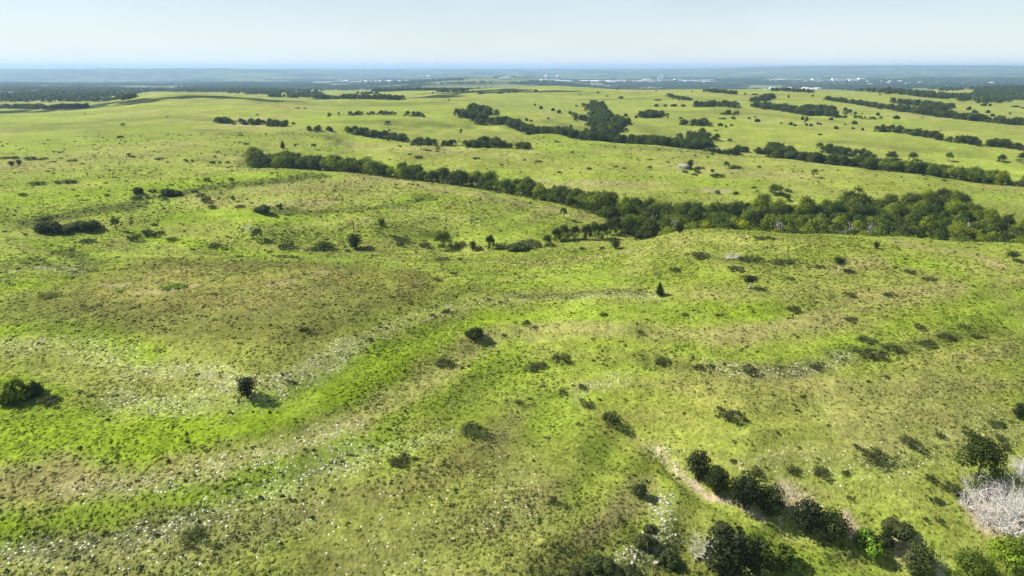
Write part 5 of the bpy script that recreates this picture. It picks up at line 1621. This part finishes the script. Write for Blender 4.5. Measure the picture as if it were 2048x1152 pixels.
TOWN = [
 ('white flat-roofed warehouse in the nearer town cluster beyond the dark wooded lowland', 'town beyond the lowland', 630, 780, 6900, 30, (40, 110), (8, 14), False),
 ('small pale building scattered among trees of the nearer town cluster', 'small town buildings', 660, 830, 7400, 22, (18, 40), (8, 16), True),
 ('long white factory shed near the tall grain elevator', 'sheds near the elevator', 1210, 1420, 7700, 30, (60, 150), (10, 18), False),
 ('pale building in the town strip between the water towers and elevator', 'town strip buildings', 1050, 1240, 7200, 22, (30, 90), (8, 14), True),
 ('white building in the strip right of the grain elevator', 'right town strip', 1540, 1720, 7600, 26, (40, 120), (8, 14), False),
 ('low white roof just showing behind the prairie edge', 'roofs behind the prairie edge', 1480, 1640, 4300, 18, (14, 34), (5, 8), True),
 ('long pale roof low in the valley below the prairie edge', 'long valley roofs', 960, 1270, 5200, 10, (50, 120), (6, 9), False),
 ('tiny pale house scattered in the hazy right valley', 'houses in the right valley', 1700, 2040, 6400, 22, (14, 40), (6, 11), True),
 ('tiny pale farm building at the foot of the blue ridge', 'farms under the ridge', 130, 480, 8200, 14, (20, 60), (7, 12), False),
]
for lb, gr, p0, p1, dist, num, ww, hh, gab in TOWN:
    for k in range(num):
        px = p0 + (p1 - p0) * random.random()
        shed(px, dist + random.uniform(-700, 700) * (dist / 7500), random.uniform(*ww), random.uniform(18, 40) * (ww[0] / 40 + .4), random.uniform(*hh) * 1.15, lb, M_ROOF if random.random() < .85 else M_ROOFRED, gr, gab, random.random() < .6,
             'warehouse' if not gab else 'house')
def lathe_part(nm, prof, mat, parent, sides=14, off=(0, 0)):
    V = []; F = []
    for (r, z) in prof:
        for k in range(sides):
            a = 2 * math.pi * k / sides
            V.append((off[0] + r * math.cos(a), off[1] + r * math.sin(a), z))
    for i in range(len(prof) - 1):
        for k in range(sides):
            k2 = (k + 1) % sides
            F.append([i * sides + k, i * sides + k2, (i + 1) * sides + k2, (i + 1) * sides + k])
    F.append([(len(prof) - 1) * sides + k for k in range(sides)])
    me = bpy.data.meshes.new(nm); me.from_pydata(V, [], F); me.update(); me.materials.append(mat)
    return link(nm, me, parent)
# grain elevator: a row of silos with a headhouse
x, y = atdist(1321, 7600, -80.0)
e = link('grain_elevator', None); e.location = (x, y, float(gz(x, y)) - 1)
for k in range(6):
    lathe_part('silo', [(9, 0), (9, 46), (6, 50), (1, 52)], M_WALL, e, off=(-48 + k * 18.6, 0))
part('headhouse', lambda V, F: (box(V, F, 20, 46, -9.3, 9.3, 52.2, 84), box(V, F, -50, 19.8, -5, 5, 52.4, 60)), M_WALL, e)
e.scale = (0.55, 0.6, 0.9)
tag(e, 'tall white grain elevator with headhouse towering over the factory sheds', 'grain elevator')
for px, lb in [(1115, 'white water tower rising from the town strip'), (1092, 'slimmer pale water tower beside the taller one'), (858, 'lone white water tower among the blue woods')]:
    x, y = atdist(px, 7000, -80.0)
    e = link('water_tower', None); e.location = (x, y, float(gz(x, y)) - 1)
    lathe_part('stem', [(6, 0), (4.4, 12), (4.4, 42)], M_WALL, e)
    lathe_part('tank', [(4.5, 42.05), (12, 48), (13, 56), (10, 63), (3, 66)], M_WALL, e)
    tag(e, lb, 'water tower')

# ------------------------------------------------------------------ clouds high above, out of frame, that shade the far hills
def cloud(cx, cy, cz, sx, sy, sz, seed, label):
    import bmesh
    rs = np.random.default_rng(seed)
    parts_v = []; parts_f = []; o = 0
    bm = bmesh.new()
    for k in range(26):
        a = rs.random() * 6.28; u = math.sqrt(rs.random())
        c = Vector((math.cos(a) * u * sx, math.sin(a) * u * sy, rs.random() * sz * (1 - u * .7)))
        ret = bmesh.ops.create_icosphere(bm, subdivisions=2, radius=1.0)
        r = (0.22 + 0.16 * rs.random()) * min(sx, sy)
        for v in ret['verts']:
            v.co = c + v.co * r * (0.9 + 0.2 * rs.random())
            v.co.z = max(v.co.z * 0.7, 0)
    me = bpy.data.meshes.new('cloud'); bm.to_mesh(me); bm.free(); me.materials.append(M_CLOUD)
    o = link('cloud', me); o.location = (cx, cy, cz)
    tag(o, label, 'cloud')
def cloud_over(px, py, cz, sx, sy, sz, seed, label):
    x, y = cast(px, py)
    k = (cz - float(gz(x, y))) / TO_SUN.z
    cloud(x + TO_SUN.x * k, y + TO_SUN.y * k, cz, sx, sy, sz, seed, label)
cloud_over(330, 197, 900, 240, 95, 60, 1, 'white cumulus cloud shading the crest of the left hill')
cloud_over(70, 224, 900, 190, 80, 50, 2, 'white cumulus cloud shading the left lowland')
cloud_over(900, 190, 950, 330, 130, 80, 3, 'white cumulus cloud shading the far middle prairie')

# ------------------------------------------------------------------ haze
zlo = float(GZ.min()) - 1.0
zhi = max(float(GZ.max()) + 14.0, CAMZ + 4.0)
HB = 30600.0
V = []; F = []
box(V, F, -HB, HB, -HB, HB, zlo, zhi)
F.append([3, 2, 1, 0])
hm, N, L = new_mat('haze_air')
out = N.new('ShaderNodeOutputMaterial')
pv = N.new('ShaderNodeVolumePrincipled')
pv.inputs['Color'].default_value = (0.44, 0.67, 1.0, 1)
pv.inputs['Density'].default_value = 0.000072
pv.inputs['Anisotropy'].default_value = 0.2
L.new(pv.outputs['Volume'], out.inputs['Volume'])
hme = bpy.data.meshes.new('haze'); hme.from_pydata(V, [], F); hme.update(); hme.materials.append(hm)
haze = link('haze', hme)
haze['kind'] = 'stuff'
print('TOP', NTOP[0], 'trees', len(TREES), 'rocks', len(RK), per, 'grass', len(tx), 'weeds', len(wx), 'far', len(fx))
